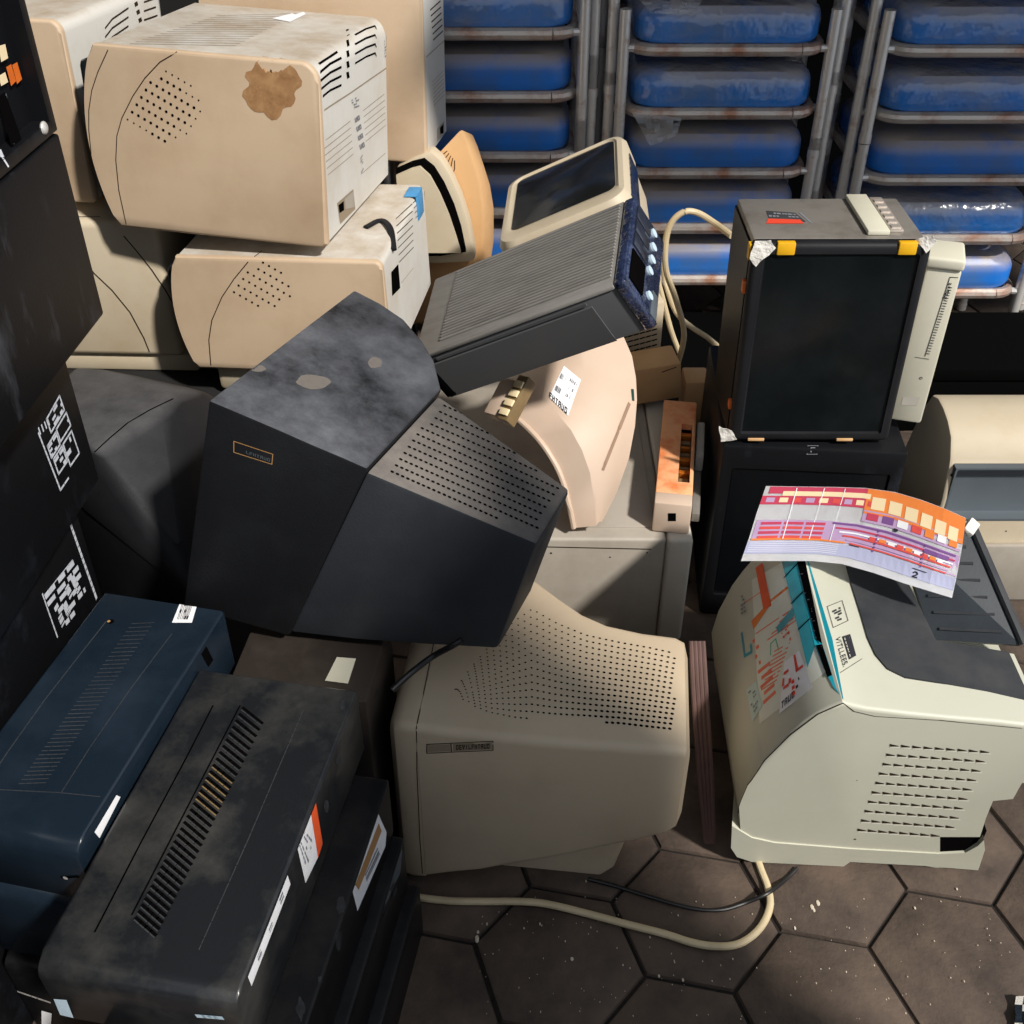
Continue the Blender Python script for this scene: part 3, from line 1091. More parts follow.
# pierced vent panel on the rear shell
VP = [(384, 471), (436, 407), (448, 398), (462, 404), (562, 487), (534, 536)]
bm = new()
hol = px_grid([(385, 474), (440, 406), (452, 404), (560, 488), (534, 533)], (5.2, 2.3), (-4.3, 6.2))
dec_dots(bm, t, [(u, v, 0.0020) for u, v in hol], lift=0.0006, n=6, sx=1.2, ang=-0.4)
obj('vent_holes', bm, M['gap'], t)
bm = new()
dec_line(bm, t, [(234, 441), (273, 454), (272, 464), (234, 452)], 0.001, 0, closed=True)
glyphs(bm, t, [(246, 450), (271, 458.5), (270.5, 461.5), (246, 453)], 7, 1)
obj('badge', bm, [M['brownprint'], M['slatepanel']], t)
blobs(t, 'dust_patch', M['dustpatch'], [((314, 382), 19, 8), ((375, 363), 8, 6), ((258, 369), 8, 4)], 0.3)
bm = bx(-0.004, 0.002, 0.03, 0.322, 0.03, 0.288, 0.001)
obj('screen', bm, M['glass'], t)

# ===================================================== BLACK MONITOR REAR (F)
t = T('crt_monitor', 'rounded black monitor in shade between the leaning cases and the large dusty one', 'monitor', (-0.55, 1.33, 0.0))
pts = [onz(79, 358, .5), onz(173, 399, .5), onz(94, 452, .5), onz(20, 410, .5), onz(205, 391, .475), onz(230, 400, .44),
       onz(86, 503, .425), onz(140, 551, .385), onz(200, 596, .362), onz(60, 480, .44)]
pts += [V((p.x, p.y + 0.02, 0.02)) for p in pts]
bm = new()
vs = [bm.verts.new(t.loc(p)) for p in pts]
bmesh.ops.convex_hull(bm, input=vs)
bmesh.ops.delete(bm, geom=[v for v in bm.verts if not v.link_faces], context='VERTS')
bmesh.ops.dissolve_limit(bm, angle_limit=0.05, verts=bm.verts, edges=bm.edges)
bevel(bm, 0.02, 4, 0.25)
t.surf(bm)
obj('housing', bm, M['blackfaint'], t)
bm = new()
dec_line(bm, t, [(95, 452), (110, 438), (128, 423), (150, 410), (173, 399)], 0.002)
obj('seam', bm, M['gap'], t)

# ================================================ LEANING DARK CASES (G)
def case_block(label, xr, yf, z0, z1, mt='blackmetal', wid=0.42, dep=0.95):
    t = T('computer_case', label, 'computer case', (xr, yf, z0), (0, 0, -3.8), 'dark cases stacked at the left edge')
    bm = bx(-wid, 0, -dep, 0, 0.0008, z1 - z0 - 0.0008, 0.003, 2)
    t.surf(bm)
    obj('body', bm, M[mt], t)
    return t


case_block('lowest dark case at the left edge, in shade behind the navy boxes', -0.575, 1.10, 0.0, 0.328)
t = case_block('dark case with white label and pale edge stripe, just above the navy case', -0.557, 1.115, 0.328, 0.555)
bm = new()
q = [(43, 594), (74, 556), (88, 600), (58, 637)]
dec_line(bm, t, [(42, 594), (57, 637)], 0.0025)
dec_line(bm, t, [(44, 595), (72, 560)], 0.0015)
scribble(bm, t, q, 6, 3, 0, 0.8, 0.6)
scribble(bm, t, [(74, 572), (82, 588), (60, 630), (52, 610)], 4, 3, 0, 0.7, 0.6)
obj('label_print', bm, M['whiteink'], t)
bm = new()
dec_line(bm, t, [(70, 524), (96, 598)], 0.005)
obj('edge_stripe', bm, M['whiteink'], t)
t = case_block('dusty dark case at the left edge with blocky white label near its corner', -0.509, 1.10, 0.556, 0.782)
bm = new()
q = [(40, 430), (60, 394), (82, 458), (60, 489)]
dec_line(bm, t, [(38, 433), (60, 490)], 0.0028)
dec_line(bm, t, [(60, 490), (68, 478)], 0.0028)
for k in range(4):
    dec_line(bm, t, [(38 + k * 3, 428 - k * 3), (40 + k * 3, 434 - k * 3)], 0.0025)
for (a0, b0, a1, b1) in ((0.3, .0, .95, .22), (.05, .3, .45, .5), (.5, .28, .98, .48), (.1, .55, .5, .8), (.55, .55, .95, .9)):
    c4 = [qpt(q, a0, b0), qpt(q, a1, b0), qpt(q, a1, b1), qpt(q, a0, b1)]
    dec_line(bm, t, c4, 0.0026, closed=True)
    scribble(bm, t, c4, 3, 2, 0, 0.45, 0.6)
obj('label_print', bm, M['whiteink'], t)
t = case_block('dark case with smeared dusty side at the left edge, under the open one', -0.452, 1.10, 0.783, 0.985, 'smeared')
t = T('computer_case', 'open dark case with orange connectors, topmost at the left edge', 'computer case', (-0.452, 1.10, 0.986), (0, 0, -3.8), 'dark cases stacked at the left edge')
body = bx(-0.42, 0, -0.6, 0, 0.0008, 0.22, 0.002)
cutr = bx(-0.018, 0.03, -0.585, -0.014, 0.014, 0.205)
body = cut(body, cutr)
t.surf(body)
obj('body', body, M['blackmetal'], t)
bm = new()
for k in range(2):
    dec_grid(bm, t, [(2 + k * 6, 67 - k * 2), (7 + k * 6, 64 - k * 2), (12 + k * 6, 81 - k * 2), (7 + k * 6, 86 - k * 2)], 2, 2, 0, 0.004)
dec_grid(bm, t, [(-6, 46), (1, 44), (4, 58), (-3, 62)], 2, 2, 1, 0.004)
dec_grid(bm, t, [(-6, 76), (1, 72), (4, 82), (-3, 86)], 2, 2, 1, 0.004)
obj('connector', bm, [M['orange'], M['pcream']], t)
bm = new()
dec_poly(bm, t, [(-4, 98), (4, 92), (22, 140), (12, 148)], 0, 0.001)
dec_line(bm, t, [(4, 94), (14, 146)], 0.002, 1, 0.002)
dec_line(bm, t, [(8, 138), (16, 132)], 0.002, 1, 0.002)
dec_line(bm, t, [(0, 152), (6, 166)], 0.003, 2, 0.002)
obj('slot_opening', bm, [M['gap'], M['slatepanel'], M['whiteink']], t)
p, n = t.hit(44, 128, 0.0)
bm = new()
bmesh.ops.create_uvsphere(bm, u_segments=14, v_segments=8, radius=0.0065, matrix=Matrix.Translation(p) @ Matrix.Diagonal((0.5, 1, 1, 1)))
obj('screw', bm, M['steel'], t)


# ========================================================== SLIM BOXES (H, I)
def slim(name, label, loc, eul, W, L, H, mt, group, r_front=0.022):
    """flat plastic box: rounded front end towards us, x right, y away"""
    t = T(name, label, 'computer case', loc, eul, group)
    pr = []
    for k in range(6):
        a = math.radians(180 + 90 - k * 0) if False else math.radians(90 + k * 18)
        pr.append((r_front + math.cos(a) * r_front, H - r_front + math.sin(a) * r_front))
    pr += [(0.003, 0.012), (0.012, 0.0), (L - 0.004, 0.0), (L, 0.004), (L, H - 0.004), (L - 0.004, H)]
    bm = prism(new(), [(0, y, z) for y, z in pr], (W, 0, 0))
    es = [e for e in bm.edges if abs(e.verts[0].co.x - e.verts[1].co.x) < 1e-6]
    bmesh.ops.bevel(bm, geom=es, offset=0.0035, segments=2, profile=0.5, affect='EDGES')
    t.surf(bm)
    obj('body', bm, M[mt], t)
    return t


ZW = 10.1
GI = 'black slim cases in the front stack'
WI, LI = 0.195, 0.384
Rm = Euler((0, 0, math.radians(-ZW)), 'XYZ').to_matrix()


def under(px, z, W, L):
    c = onz(px[0], px[1], z)
    return c - Rm @ V((W, L, 0))


l = under((358, 689), 0.413, WI, LI)
t = slim('desktop_case', 'scuffed black slim case with slanted louvres, on top of the front stack', (l.x, l.y, 0.309), (0, 0, -ZW), WI, LI, 0.1035, 'charcoal', GI, 0.018)
bm = new()
lp_ = new()
for i in range(34):
    f = i / 33
    a = (243 - 107 * f, 708 + 210 * f)
    b = (a[0] + 19.5 + 0.5 * f, a[1] + 15.5 + 2 * f)
    dec_line(bm, t, [a, b], 0.0033)
    dec_line(lp_, t, [(a[0] - 1.6, a[1] + 2.4), (b[0] - 1.6, b[1] + 2.4)], 0.0014, 1 if 9 <= i <= 14 else 0, 0.0009)
obj('louvre_slots', bm, M['gap'], t)
obj('louvre_lips', lp_, [M['charlip'], M['gold']], t)
lines(t, 'groove', M['gap'], [[(240, 706), (132, 915)], [(213, 706), (187, 757), (141, 843), (95, 932)]], 0.0018)
bm = new()
dec_line(bm, t, [(303, 711), (249, 838), (199, 950)], 0.0012)
obj('ridge', bm, M['slate'], t)
t.face = (0, WI, 1, ((2, 0.006, 0.099), (1, 0.02, 0.37)))
bm = new()
dec_poly(bm, t, [(305, 803), (307.5, 797), (318, 856), (305, 883), (294, 833)], 0, 0.0006)
dec_poly(bm, t, [(307.5, 798), (312.5, 787), (322, 843), (317.5, 858)], 1, 0.0008)
dec_poly(bm, t, [(300, 818), (303, 816), (303, 824), (301, 826)], 2, 0.001)
scribble(bm, t, [(303, 828), (312, 838), (306, 872), (298, 846)], 5, 4, 3, 0.6, 0.4)
obj('sticker', bm, [M['paper'], M['redorange'], M['redink'], M['inksoft']], t)
bm = new()
dec_poly(bm, t, [(284, 861), (290, 884), (251, 986), (243, 961)], 0, 0.0006)
scribble(bm, t, [(282, 868), (287, 886), (254, 972), (249, 956)], 3, 14, 1, 0.6, 0.3)
obj('white_label', bm, [M['paper'], M['inksoft']], t)
t.face = None
blobs(t, 'scuff', M['smear'], [((326, 806), 3, 7), ((342, 705), 3, 7), ((338, 760), 3, 7)], 0.4)
bm = new()
dec_poly(bm, t, [(54, 998), (67, 999), (74, 1017), (61, 1014)], 0, 0.001)
dec_line(bm, t, [(198, 1015), (222, 1017)], 0.006, 0, 0.001)
obj('front_latch', bm, M['button'], t)
l = under((389, 778), 0.306, WI, LI)
t = slim('desktop_case', 'black slim case with white and brown sticker, second in the front stack', (l.x, l.y, 0.206), (0, 0, -ZW), WI, LI, 0.100, 'darkbox', GI)
t.face = (0, WI, 1, ((2, 0.004, 0.096), (1, 0.02, 0.37)))
bm = new()
dec_poly(bm, t, [(377, 806), (386, 832), (385, 846), (357, 911), (349, 871)], 0, 0.0006)
dec_poly(bm, t, [(378, 823), (381, 831), (358, 890), (354, 881)], 1, 0.0009)
scribble(bm, t, [(381, 838), (384, 846), (362, 892), (360, 884)], 1, 7, 2, 0.6, 0.6)
scribble(bm, t, [(354, 860), (374, 815), (377, 822), (356, 870)], 1, 7, 2, 0.4, 0.3)
obj('sticker', bm, [M['paper'], M['brownprint'], M['inksoft']], t)
t.face = None
blobs(t, 'scuff', M['smear'], [((341, 905), 5, 10), ((338, 940), 4, 12), ((300, 1010), 5, 13), ((320, 980), 3, 5)], 0.6)
l = under((404, 836), 0.204, WI, LI)
t = slim('desktop_case', 'black slim case with a long strip of clouded tape, third in the front stack', (l.x, l.y, 0.105), (0, 0, -ZW), WI, LI, 0.099, 'darkbox', GI)
t.face = (0, WI, 1, ((2, 0.004, 0.095), (1, 0.02, 0.37)))
bm = new()
dec_grid(bm, t, [(402, 846), (400, 872), (338, 1010), (352, 956)], 4, 10, 0, 0.0006)
scribble(bm, t, [(392, 868), (400, 884), (360, 965), (356, 945)], 4, 12, 1, 0.5, 0.4)
obj('clouded_tape', bm, [M['slatepanel'], M['slate']], t)
bm = new()
dec_poly(bm, t, [(338, 990), (343, 1005), (348, 1040), (330, 1040)], 0, 0.001)
dec_poly(bm, t, [(332, 1004), (336, 1008), (340, 1044), (322, 1044)], 1, 0.001)
obj('sticker', bm, [M['redorange'], M['paper']], t)
t.face = None
l = under((420, 884), 0.103, WI, LI)
slim('desktop_case', 'plain black slim case at the bottom of the front stack, beside the white cable', (l.x, l.y, 0.0), (0, 0, -ZW), WI, LI, 0.103, 'darkbox', GI)

GH = 'navy boxes stacked at the lower left'
_hc = V((-0.576, 0.68, 0)) + Euler((0, 0, math.radians(-10))).to_matrix() @ V((0.167, 0.353, 0))
_hc.x -= 0.004
HL = _hc - Euler((0, 0, math.radians(-12.2))).to_matrix() @ V((0.160, 0.355, 0))
t = slim('desktop_case', 'navy blue slim case with rounded front, upper one beside the louvred black case', (HL.x, HL.y, 0.327), (0, 0, -12.2), 0.160, 0.355, 0.106, 'navy', GH, 0.02)
bm = new()
for i in range(40):
    f = i / 39
    a = (132 - 113 * f, 624 + 160 * f)
    dec_line(bm, t, [a, (a[0] + 22 + 5 * f, a[1] - 1 + 0 * f)], 0.0011)
obj('louvre_slots', bm, M['slate'], t)
lines(t, 'groove', M['slate'], [[(106, 622), (80, 655), (45, 700), (8, 752), (0, 764)], [(172, 634), (130, 690), (90, 748), (62, 792)], [(0, 790), (60, 793), (100, 797)]], 0.0011)
t.face = (2, 0.106, 1, ((1, 0.02, 0.351), (0, 0.004, 0.156)))
bm = new()
dec_poly(bm, t, [(182, 601), (201, 600.5), (192, 623), (172, 623)], 0, 0.0006)
glyphs(bm, t, [(183, 603), (195, 603), (188, 620), (177, 620)], 5, 1)
obj('white_label', bm, [M['paper'], M['ink']], t)
t.face = (0, 0.160, 1, ((2, 0.004, 0.102), (1, 0.01, 0.352)))
bm = new()
dec_poly(bm, t, [(116, 795), (120, 797), (99, 838), (94, 832)], 0, 0.0006)
obj('edge_label', bm, M['paper'], t)
t.face = None
bm = new()
dec_poly(bm, t, [(201, 654), (206, 646), (213, 660), (208, 667)], 0, 0.0006)
dec_dots(bm, t, [(111, 622, 0.004)], lift=0.0009, n=12)
dec_dots(bm, t, [(109, 622, 0.002)], lift=0.0013, n=10, mi=1)
dec_line(bm, t, [(62, 877), (78, 876)], 0.004)
dec_dots(bm, t, [(66, 877, 0.0028)], lift=0.0013, n=10, mi=2)
obj('lock_and_port', bm, [M['gap'], M['brownprint'], M['steel']], t)
t = slim('desktop_case', 'navy blue slim case beneath the upper navy one, only its rounded front in view', (HL.x, HL.y + 0.003, 0.178), (0, 0, -12.2), 0.160, 0.355, 0.148, 'navy', GH, 0.02)
t = slim('desktop_case', 'dark cabinet with silver rim and white label, under the navy cases', (HL.x, HL.y - 0.004, 0.0), (0, 0, -12.2), 0.160, 0.355, 0.177, 'darkbox', None, 0.012)
bm = new()
dec_grid(bm, t, [(11, 1002), (52, 1013), (50, 1040), (18, 1040)], 4, 3, 0, 0.0006)
dec_poly(bm, t, [(26, 1021), (32, 1024), (34, 1034), (28, 1034)], 1, 0.001)
obj('white_label', bm, [M['paper'], M['ink']], t)
bm = new()
dec_line(bm, t, [(0, 985), (50, 1002)], 0.004)
obj('rim', bm, M['steel'], t)

# brown-black case behind the front stack
p0 = onz(236, 664, 0.358)
t = T('computer_case', 'dusty brown black case with white sticker, behind the louvred black case', 'computer case', (p0.x, 0.932, 0), (0, 0, -6))
bm = bx(-0.005, 0.172, 0.0, 0.15, 0, 0.358, 0.004)
t.surf(bm)
obj('body', bm, M['brownblack'], t)
bm = new()
dec_poly(bm, t, [(337, 657.5), (356, 659), (348, 684), (325, 681)], 0, 0.0008)
obj('white_sticker', bm, M['ivory'], t)

# ====================================================== BEIGE CRT ON FLOOR (J)
t = T('crt_monitor', 'beige monitor on the paving, top pierced with a fan of small holes', 'monitor', (-0.144, 0.906, 0.006), (-1.3, 0.1, -6.4))


def jsec(x, y0, y1, z0, z1, r=0.012):
    r_ = rrect(y0, y1, z0, z1, 0, r, 3)
    return [(x, a, b) for a, b, c in r_]


bez = loft(new(), [jsec(-0.012, 0.012, 0.325, 0.008, 0.298), jsec(-0.004, 0.002, 0.335, 0.001, 0.308), jsec(0.006, 0, 0.337, 0, 0.312), jsec(0.0235, 0, 0.337, 0.002, 0.311)])
shl = loft(new(), [jsec(0.0240, 0.0005, 0.3365, 0.004, 0.3105), jsec(0.055, 0.0, 0.3365, 0.016, 0.309), jsec(0.10, 0, 0.333, 0.030, 0.307), jsec(0.136, 0.001, 0.316, 0.045, 0.305), jsec(0.182, 0.003, 0.276, 0.062, 0.302),
                   jsec(0.215, 0.005, 0.250, 0.074, 0.300), jsec(0.250, 0.008, 0.234, 0.088, 0.298), jsec(0.30, 0.011, 0.226, 0.108, 0.296), jsec(0.345, 0.014, 0.225, 0.128, 0.294), jsec(0.358, 0.018, 0.222, 0.14, 0.288, 0.01), jsec(0.364, 0.03, 0.21, 0.155, 0.27, 0.008)])
t.surf(bez, shl)
obj('bezel', bez, M['beige'], t)
obj('rear_shell', shl, M['beige'], t)
bm = new()
TOPC = [(452, 694), (470, 668), (492, 640), (514, 616), (532, 602), (556, 616), (585, 629), (620, 638), (650, 645), (675, 652)]
BOTC = [(452, 696), (470, 706), (490, 714), (514, 718), (532, 719), (556, 720), (585, 721), (620, 724), (650, 729), (675, 733)]


def along(c, x):
    for (x0, y0), (x1, y1) in zip(c, c[1:]):
        if x0 <= x <= x1:
            return y0 + (y1 - y0) * (x - x0) / (x1 - x0)
    return None


holes = []
for j in range(16):
    f = (j + 0.3) / 16
    u = 455 + 9 * f
    while u < 676:
        a_, b_ = along(TOPC, u), along(BOTC, u)
        if a_ is not None and b_ is not None and b_ - a_ > 3 + 20 * (u < 500) * 0:
            v = a_ + (b_ - a_) * (f + 0.05 * math.sin((u - 455) / 221 * PI))
            if v < b_:
                gap = (b_ - a_) / 16
                if gap > 2.6 or j % 2 == 0:
                    holes.append((u, v, 0.0010 + 0.0012 * min(1, max(0, (u - 480) / 130)) * (0.55 + 0.45 * f)))
        u += 6.3 - 0.6 * f
dec_dots(bm, t, holes, n=7, sx=1.15, ang=-0.5)
obj('vent_holes', bm, M['gap'], t)
bm = new()
dec_line(bm, t, [(427, 744), (493, 741), (493, 750), (427, 753)], 0.0012, 0, closed=True)
dec_line(bm, t, [(451, 743), (451.5, 752)], 0.0014)
dec_poly(bm, t, [(428, 745), (450, 744), (450.5, 751), (428, 752)], 1)
dec_poly(bm, t, [(453, 743.5), (492, 742), (492, 749), (453, 751)], 1)
glyphs(bm, t, [(456, 744.5), (490, 743.2), (490, 748), (456, 749.3)], 11, 0, 0.001)
obj('badge', bm, [M['seam'], M['seamsoft']], t)
bm = new()
dec_line(bm, t, [(434, 642), (425, 686), (416.5, 728), (417, 770), (420, 840), (423, 880)], 0.0012)
obj('seam', bm, M['seam'], t)
obj('stand_base', loft(new(), [rrect(0.12, 0.272, 0.04, 0.27, -0.004, 0.01), rrect(0.12, 0.285, 0.04, 0.27, 0.012, 0.01), rrect(0.12, 0.30, 0.05, 0.26, 0.07, 0.01)]), M['beige'], t)
obj('screen', bx(-0.016, -0.006, 0.04, 0.30, 0.05, 0.27, 0.004), M['glass'], t)

# ================================================= PEACH CURVED FRONT (K)
t = T('crt_monitor', 'peach beige curved monitor with white barcode sticker, propped on the grey printer', 'monitor', (0.13, 1.44, 0.238))
LB = [(547, 363, 1.56), (534, 393, 1.50), (555, 411, 1.462), (571, 430, 1.432), (582, 450, 1.414), (590, 473, 1.402), (594, 500, 1.396), (596, 526, 1.394)]
RB = [(622, 333, 1.625), (632, 356, 1.585), (636, 378, 1.555), (637, 400, 1.525), (635, 426, 1.495), (629, 458, 1.465), (617, 492, 1.44), (602, 522, 1.415)]
n, m = len(LB), 9
fr, bk = [], []
for (a, b) in zip(LB, RB):
    r0, r1 = [], []
    A, B = ony(*a), ony(*b)
    for i in range(m):
        f = i / (m - 1)
        p = A.lerp(B, f) + V((0.0, -0.35, 0.6)).normalized() * (0.010 * math.sin(PI * f))
        k = len(fr) / (n - 1)
        sh = V((-0.066 + 0.030 * k, 0.0 + 0.04 * f + 0.02 * (1 - k), -0.030 * (1 - k) - 0.004)).lerp(V((-0.01, 0.07, -0.012 + 0.0 * k)), f)
        r0.append(p)
        r1.append(V((p.x + sh.x, p.y + sh.y, max(p.z + sh.z, 0.240))))
    fr.append(r0)
    bk.append(r1)
bm = new()
F = [[bm.verts.new(t.loc(p)) for p in r] for r in fr]
G = [[bm.verts.new(t.loc(p)) for p in r] for r in bk]
for j in range(n - 1):
    for i in range(m - 1):
        bm.faces.new((F[j][i], F[j][i + 1], F[j + 1][i + 1], F[j + 1][i]))
        bm.faces.new((G[j][i], G[j + 1][i], G[j + 1][i + 1], G[j][i + 1]))
    bm.faces.new((F[j][0], F[j + 1][0], G[j + 1][0], G[j][0]))
    bm.faces.new((F[j][-1], G[j][-1], G[j + 1][-1], F[j + 1][-1]))
for i in range(m - 1):
    bm.faces.new((F[0][i], G[0][i], G[0][i + 1], F[0][i + 1]))
    bm.faces.new((F[-1][i], F[-1][i + 1], G[-1][i + 1], G[-1][i]))
t.surf(bm)
obj('housing', bm, M['peach'], t)
bm = new()
q = [(564, 366), (581, 380), (568, 416), (549, 397)]
dec_grid(bm, t, q, 5, 5, 0, 0.0007)
glyphs(bm, t, [(549.5, 392), (568, 409), (567, 415), (549, 397.5)], 6, 1, 0.0014)
scribble(bm, t, [(563, 370), (568, 374), (558, 398), (553, 394)], 2, 10, 2, 0.6, 0.4, 0.0014)
scribble(bm, t, [(571, 376), (578, 382), (570, 402), (563, 398)], 3, 9, 2, 0.5, 0.4, 0.0014)
obj('barcode_sticker', bm, [M['paper'], M['ink'], M['inksoft']], t)
bm = new()
dec_line(bm, t, [(603, 469), (629, 404)], 0.0065)
obj('long_slot', bm, M['slotbrown'], t)
bm = new()
dec_line(bm, t, [(632.5, 390), (633, 400)], 0.005)
obj('green_badge', bm, M['darkgreen'], t)
bm = new()
edge = [bk[j][0] for j in range(1, n)]
tube(bm, [t.loc(p) for p in spline(edge, 4)], 0.0045, 8)
obj('rim', bm, M['peach'], t)

# ======================================================== GREY PRINTER (L)
t = T('office_printer', 'dusty grey printer with flat top, carrying the rusty bracket, behind the beige monitor', 'printer', (0.045, 1.388, 0.0), (0, 0, -0.3))
bm = bx(-0.22, 0.2065, 0.0, 0.50, 0.002, 0.228, 0.006, 3)
bm2 = bx(0.2075, 0.25, -0.004, 0.50, 0.002, 0.229, 0.007, 3)
t.surf(bm, bm2)
obj('body', bm, M['greybeige'], t)
obj('side_cover', bm2, M['greylight'], t)
obj('top_tray', bx(0.075, 0.190, 0.03, 0.48, 0.2275, 0.2305, 0.003), M['greybeige'], t)
bm = new()
dec_line(bm, t, [(540, 546.5), (651, 549)], 0.002)
dec_dots(bm, t, [(551, 553, 0.002), (610, 557, 0.0016)])
scribble(bm, t, [(642, 551), (650, 551), (650, 556), (642, 556)], 2, 3)
obj('front_marks', bm, M['seam'], t)

# rusty bracket
t = T('metal_bracket', 'orange rusty metal bracket with copper contacts, lying on the grey printer', 'bracket', (0.2285, 1.405, 0.230), (0, 0, -9))
W_, L_, H_ = 0.060, 0.315, 0.06
bm = bx(0, W_, 0.03, L_, H_ - 0.012, H_, 0.003)
bm = cut(bm, bx(0.035, 0.054, 0.062, 0.238, H_ - 0.03, H_ + 0.02))
obj('rusted_plate', bm, M['rust'], t)
bm = bx(0.0, W_, 0.0, 0.031, 0.0005, H_ - 0.0005, 0.003)
t.surf(bm)
obj('front_block', bm, M['peach'], t)
obj('side_wall', bx(0.0, 0.006, 0.031, L_, 0.0005, H_ - 0.013), M['darkbox'], t)
obj('side_wall', bx(W_ - 0.006, W_, 0.031, L_, 0.0005, H_ - 0.013), M['oldsteel'], t)
plate_in = obj('inner_plate', bx(0.0065, W_ - 0.0065, 0.035, L_ - 0.01, 0.0005, 0.02), M['gap'], t)
bm = new()
for k in range(9):
    y = 0.066 + k * 0.019
    obj('contact', bx(0.036, 0.053, y, y + (0.010 if k % 3 else 0.006), 0.0205, H_ - 0.012 - 0.004 * (k % 2), 0.001), M['copper' if k % 2 == 0 else 'gold'], plate_in)
bm.free()
bm = new()
dec_poly(bm, t, [(668, 513), (676, 513), (676, 521), (668, 521)], 0)
obj('label_stamp', bm, M['gap'], t)
# grey bracket beside it
t = T('metal_bracket', 'narrow grey bracket between the rusty bracket and the black television', 'bracket', (0.299, 1.45, 0.230), (0, 0, -9))
obj('base_plate', bx(0.0, 0.013, -0.02, 0.20, 0.0005, 0.018, 0.002), M['oldsteel'], t)
obj('upper_plate', bx(0.0, 0.014, 0.10, 0.21, 0.0185, 0.05, 0.003), M['greylight'], t)

# ===================================== beige bits behind the peach monitor
t = T('vented_case', 'small beige vented case peeping from below the front end of the grey desktop', 'case', (0.19, 1.86, 0.230), (0, 0, 10))
bm = bx(0, 0.10, 0.0, 0.14, 0.0, 0.175, 0.005)
t.surf(bm)
obj('body', bm, M['cream2'], t)
bm = new()
for i in range(6):
    for j in range(6):
        dec_line(bm, t, [(622 + j * 6.0, 333 + i * 5.2 - j * 1.6), (626.5 + j * 6.0, 331.6 + i * 5.2 - j * 1.6)], 0.003)
obj('vent_slots', bm, M['gap'], t)
t = T('plastic_cover', 'tan plastic slab lying before the small vented case, split along its face', 'plastic cover', (0.225, 1.775, 0.231), (2, -6, 8))
bm = bx(0, 0.10, 0, 0.07, 0.006, 0.085, 0.006)
t.surf(bm)
obj('shell', bm, M['tan'], t)
bm = new()
dec_line(bm, t, [(662, 372), (676, 367)], 0.002)
obj('split', bm, M['seam'], t)
t = T('plastic_cover', 'small tan block at the foot of the bare picture tube set', 'plastic cover', (0.305, 1.80, 0.0), (0, 0, 0))
obj('shell', bx(0.024, 0.072, 0.0, 0.06, 0.0, 0.275, 0.005), M['tan'], t)

# metallic connector under the desktop case
c = ony(508, 402, 1.43)
t = T('ribbed_connector', 'small brassy ribbed connector wedged under the grey desktop, beside the peach monitor', 'connector', c, (38, -10, -42))
obj('block', bx(-0.03, 0.0, -0.028, 0.035, -0.02, 0.006, 0.002), M['peach'], t)
obj('frame', bx(0.001, 0.022, -0.032, 0.045, -0.016, 0.008, 0.002), M['gold'], t)
for k in range(4):
    obj('rib', bx(0.003, 0.020, -0.025 + k * 0.016, -0.014 + k * 0.016, 0.0082, 0.012, 0.001), M['pcream'], t)

# =========================================== BARE PICTURE TUBE SET (M)
t = T('bare_crt', 'bare picture tube set with yellow tabs, standing on a black television', 'monitor', (0.345, 1.467, 0.373), (-1.3, -0.6, -1.1))
W_, L_, H_ = 0.253, 0.17, 0.332
bm = bx(0.004, W_ - 0.004, 0.012, L_, 0.004, H_ - 0.002, 0.004)
t.surf(bm)
obj('chassis', bm, M['oldsteel'], t)
side = bx(0.0005, 0.0035, 0.014, L_ - 0.004, 0.002, H_ - 0.012)
obj('side_plate', side, M['blackmetal'], t)
bm = bx(0, W_, -0.012, 0.0115, 0, H_, 0.008, 3)
bm = cut(bm, bx(0.017, W_ - 0.015, -0.03, -0.0075, 0.014, H_ - 0.016, 0.004))
obj('front_frame', bm, M['black'], t)
bm = new()
g = []
for j in range(13):
    r = []
    for i in range(11):
        a, b = i / 10, j / 12
        bul = 0.004 * (1 - (2 * a - 1) ** 2) * (1 - (2 * b - 1) ** 2)
        r.append(bm.verts.new((0.0175 + (W_ - 0.033) * a, -0.0078 - bul, 0.0145 + (H_ - 0.031) * b)))
    g.append(r)
for j in range(12):
    for i in range(10):
        bm.faces.new((g[j][i], g[j][i + 1], g[j + 1][i + 1], g[j + 1][i]))
bmesh.ops.solidify(bm, geom=bm.faces[:], thickness=0.001)
obj('screen', bm, M['glass'], t)
for x in (0.034, 0.205):
    obj('yellow_tab', bx(x, x + 0.026, -0.0145, -0.004, H_ - 0.017, H_ + 0.002, 0.002), M['yellow'], t)
obj('yellow_tab', bx(-0.003, 0.004, -0.002, 0.012, H_ - 0.03, H_ - 0.006, 0.001), M['yellow'], t)
obj('orange_clip', bx(-0.004, 0.003, 0.004, 0.018, H_ - 0.085, H_ - 0.066, 0.001), M['orange'], t)
obj('orange_clip', bx(-0.004, 0.003, 0.0, 0.012, 0.052, 0.066, 0.001), M['orange'], t)
for x in (0.03, 0.17):
    obj('lower_clip', bx(x, x + 0.026, -0.014, -0.008, 0.002, 0.0065, 0.001), M['tan'], t)


def tape(t, pts, name='white_tape'):
    bm = new()
    ngon(bm, pts)
    bmesh.ops.subdivide_edges(bm, edges=bm.edges[:], cuts=2, use_grid_fill=True)
    bmesh.ops.triangulate(bm, faces=bm.faces[:])
    for v in bm.verts:
        v.co += V((random.uniform(-.0015, .0015), random.uniform(-.001, .001), random.uniform(-.0015, .0015)))
    bmesh.ops.solidify(bm, geom=bm.faces[:], thickness=0.0012)
    obj(name, bm, M['tape'], t)


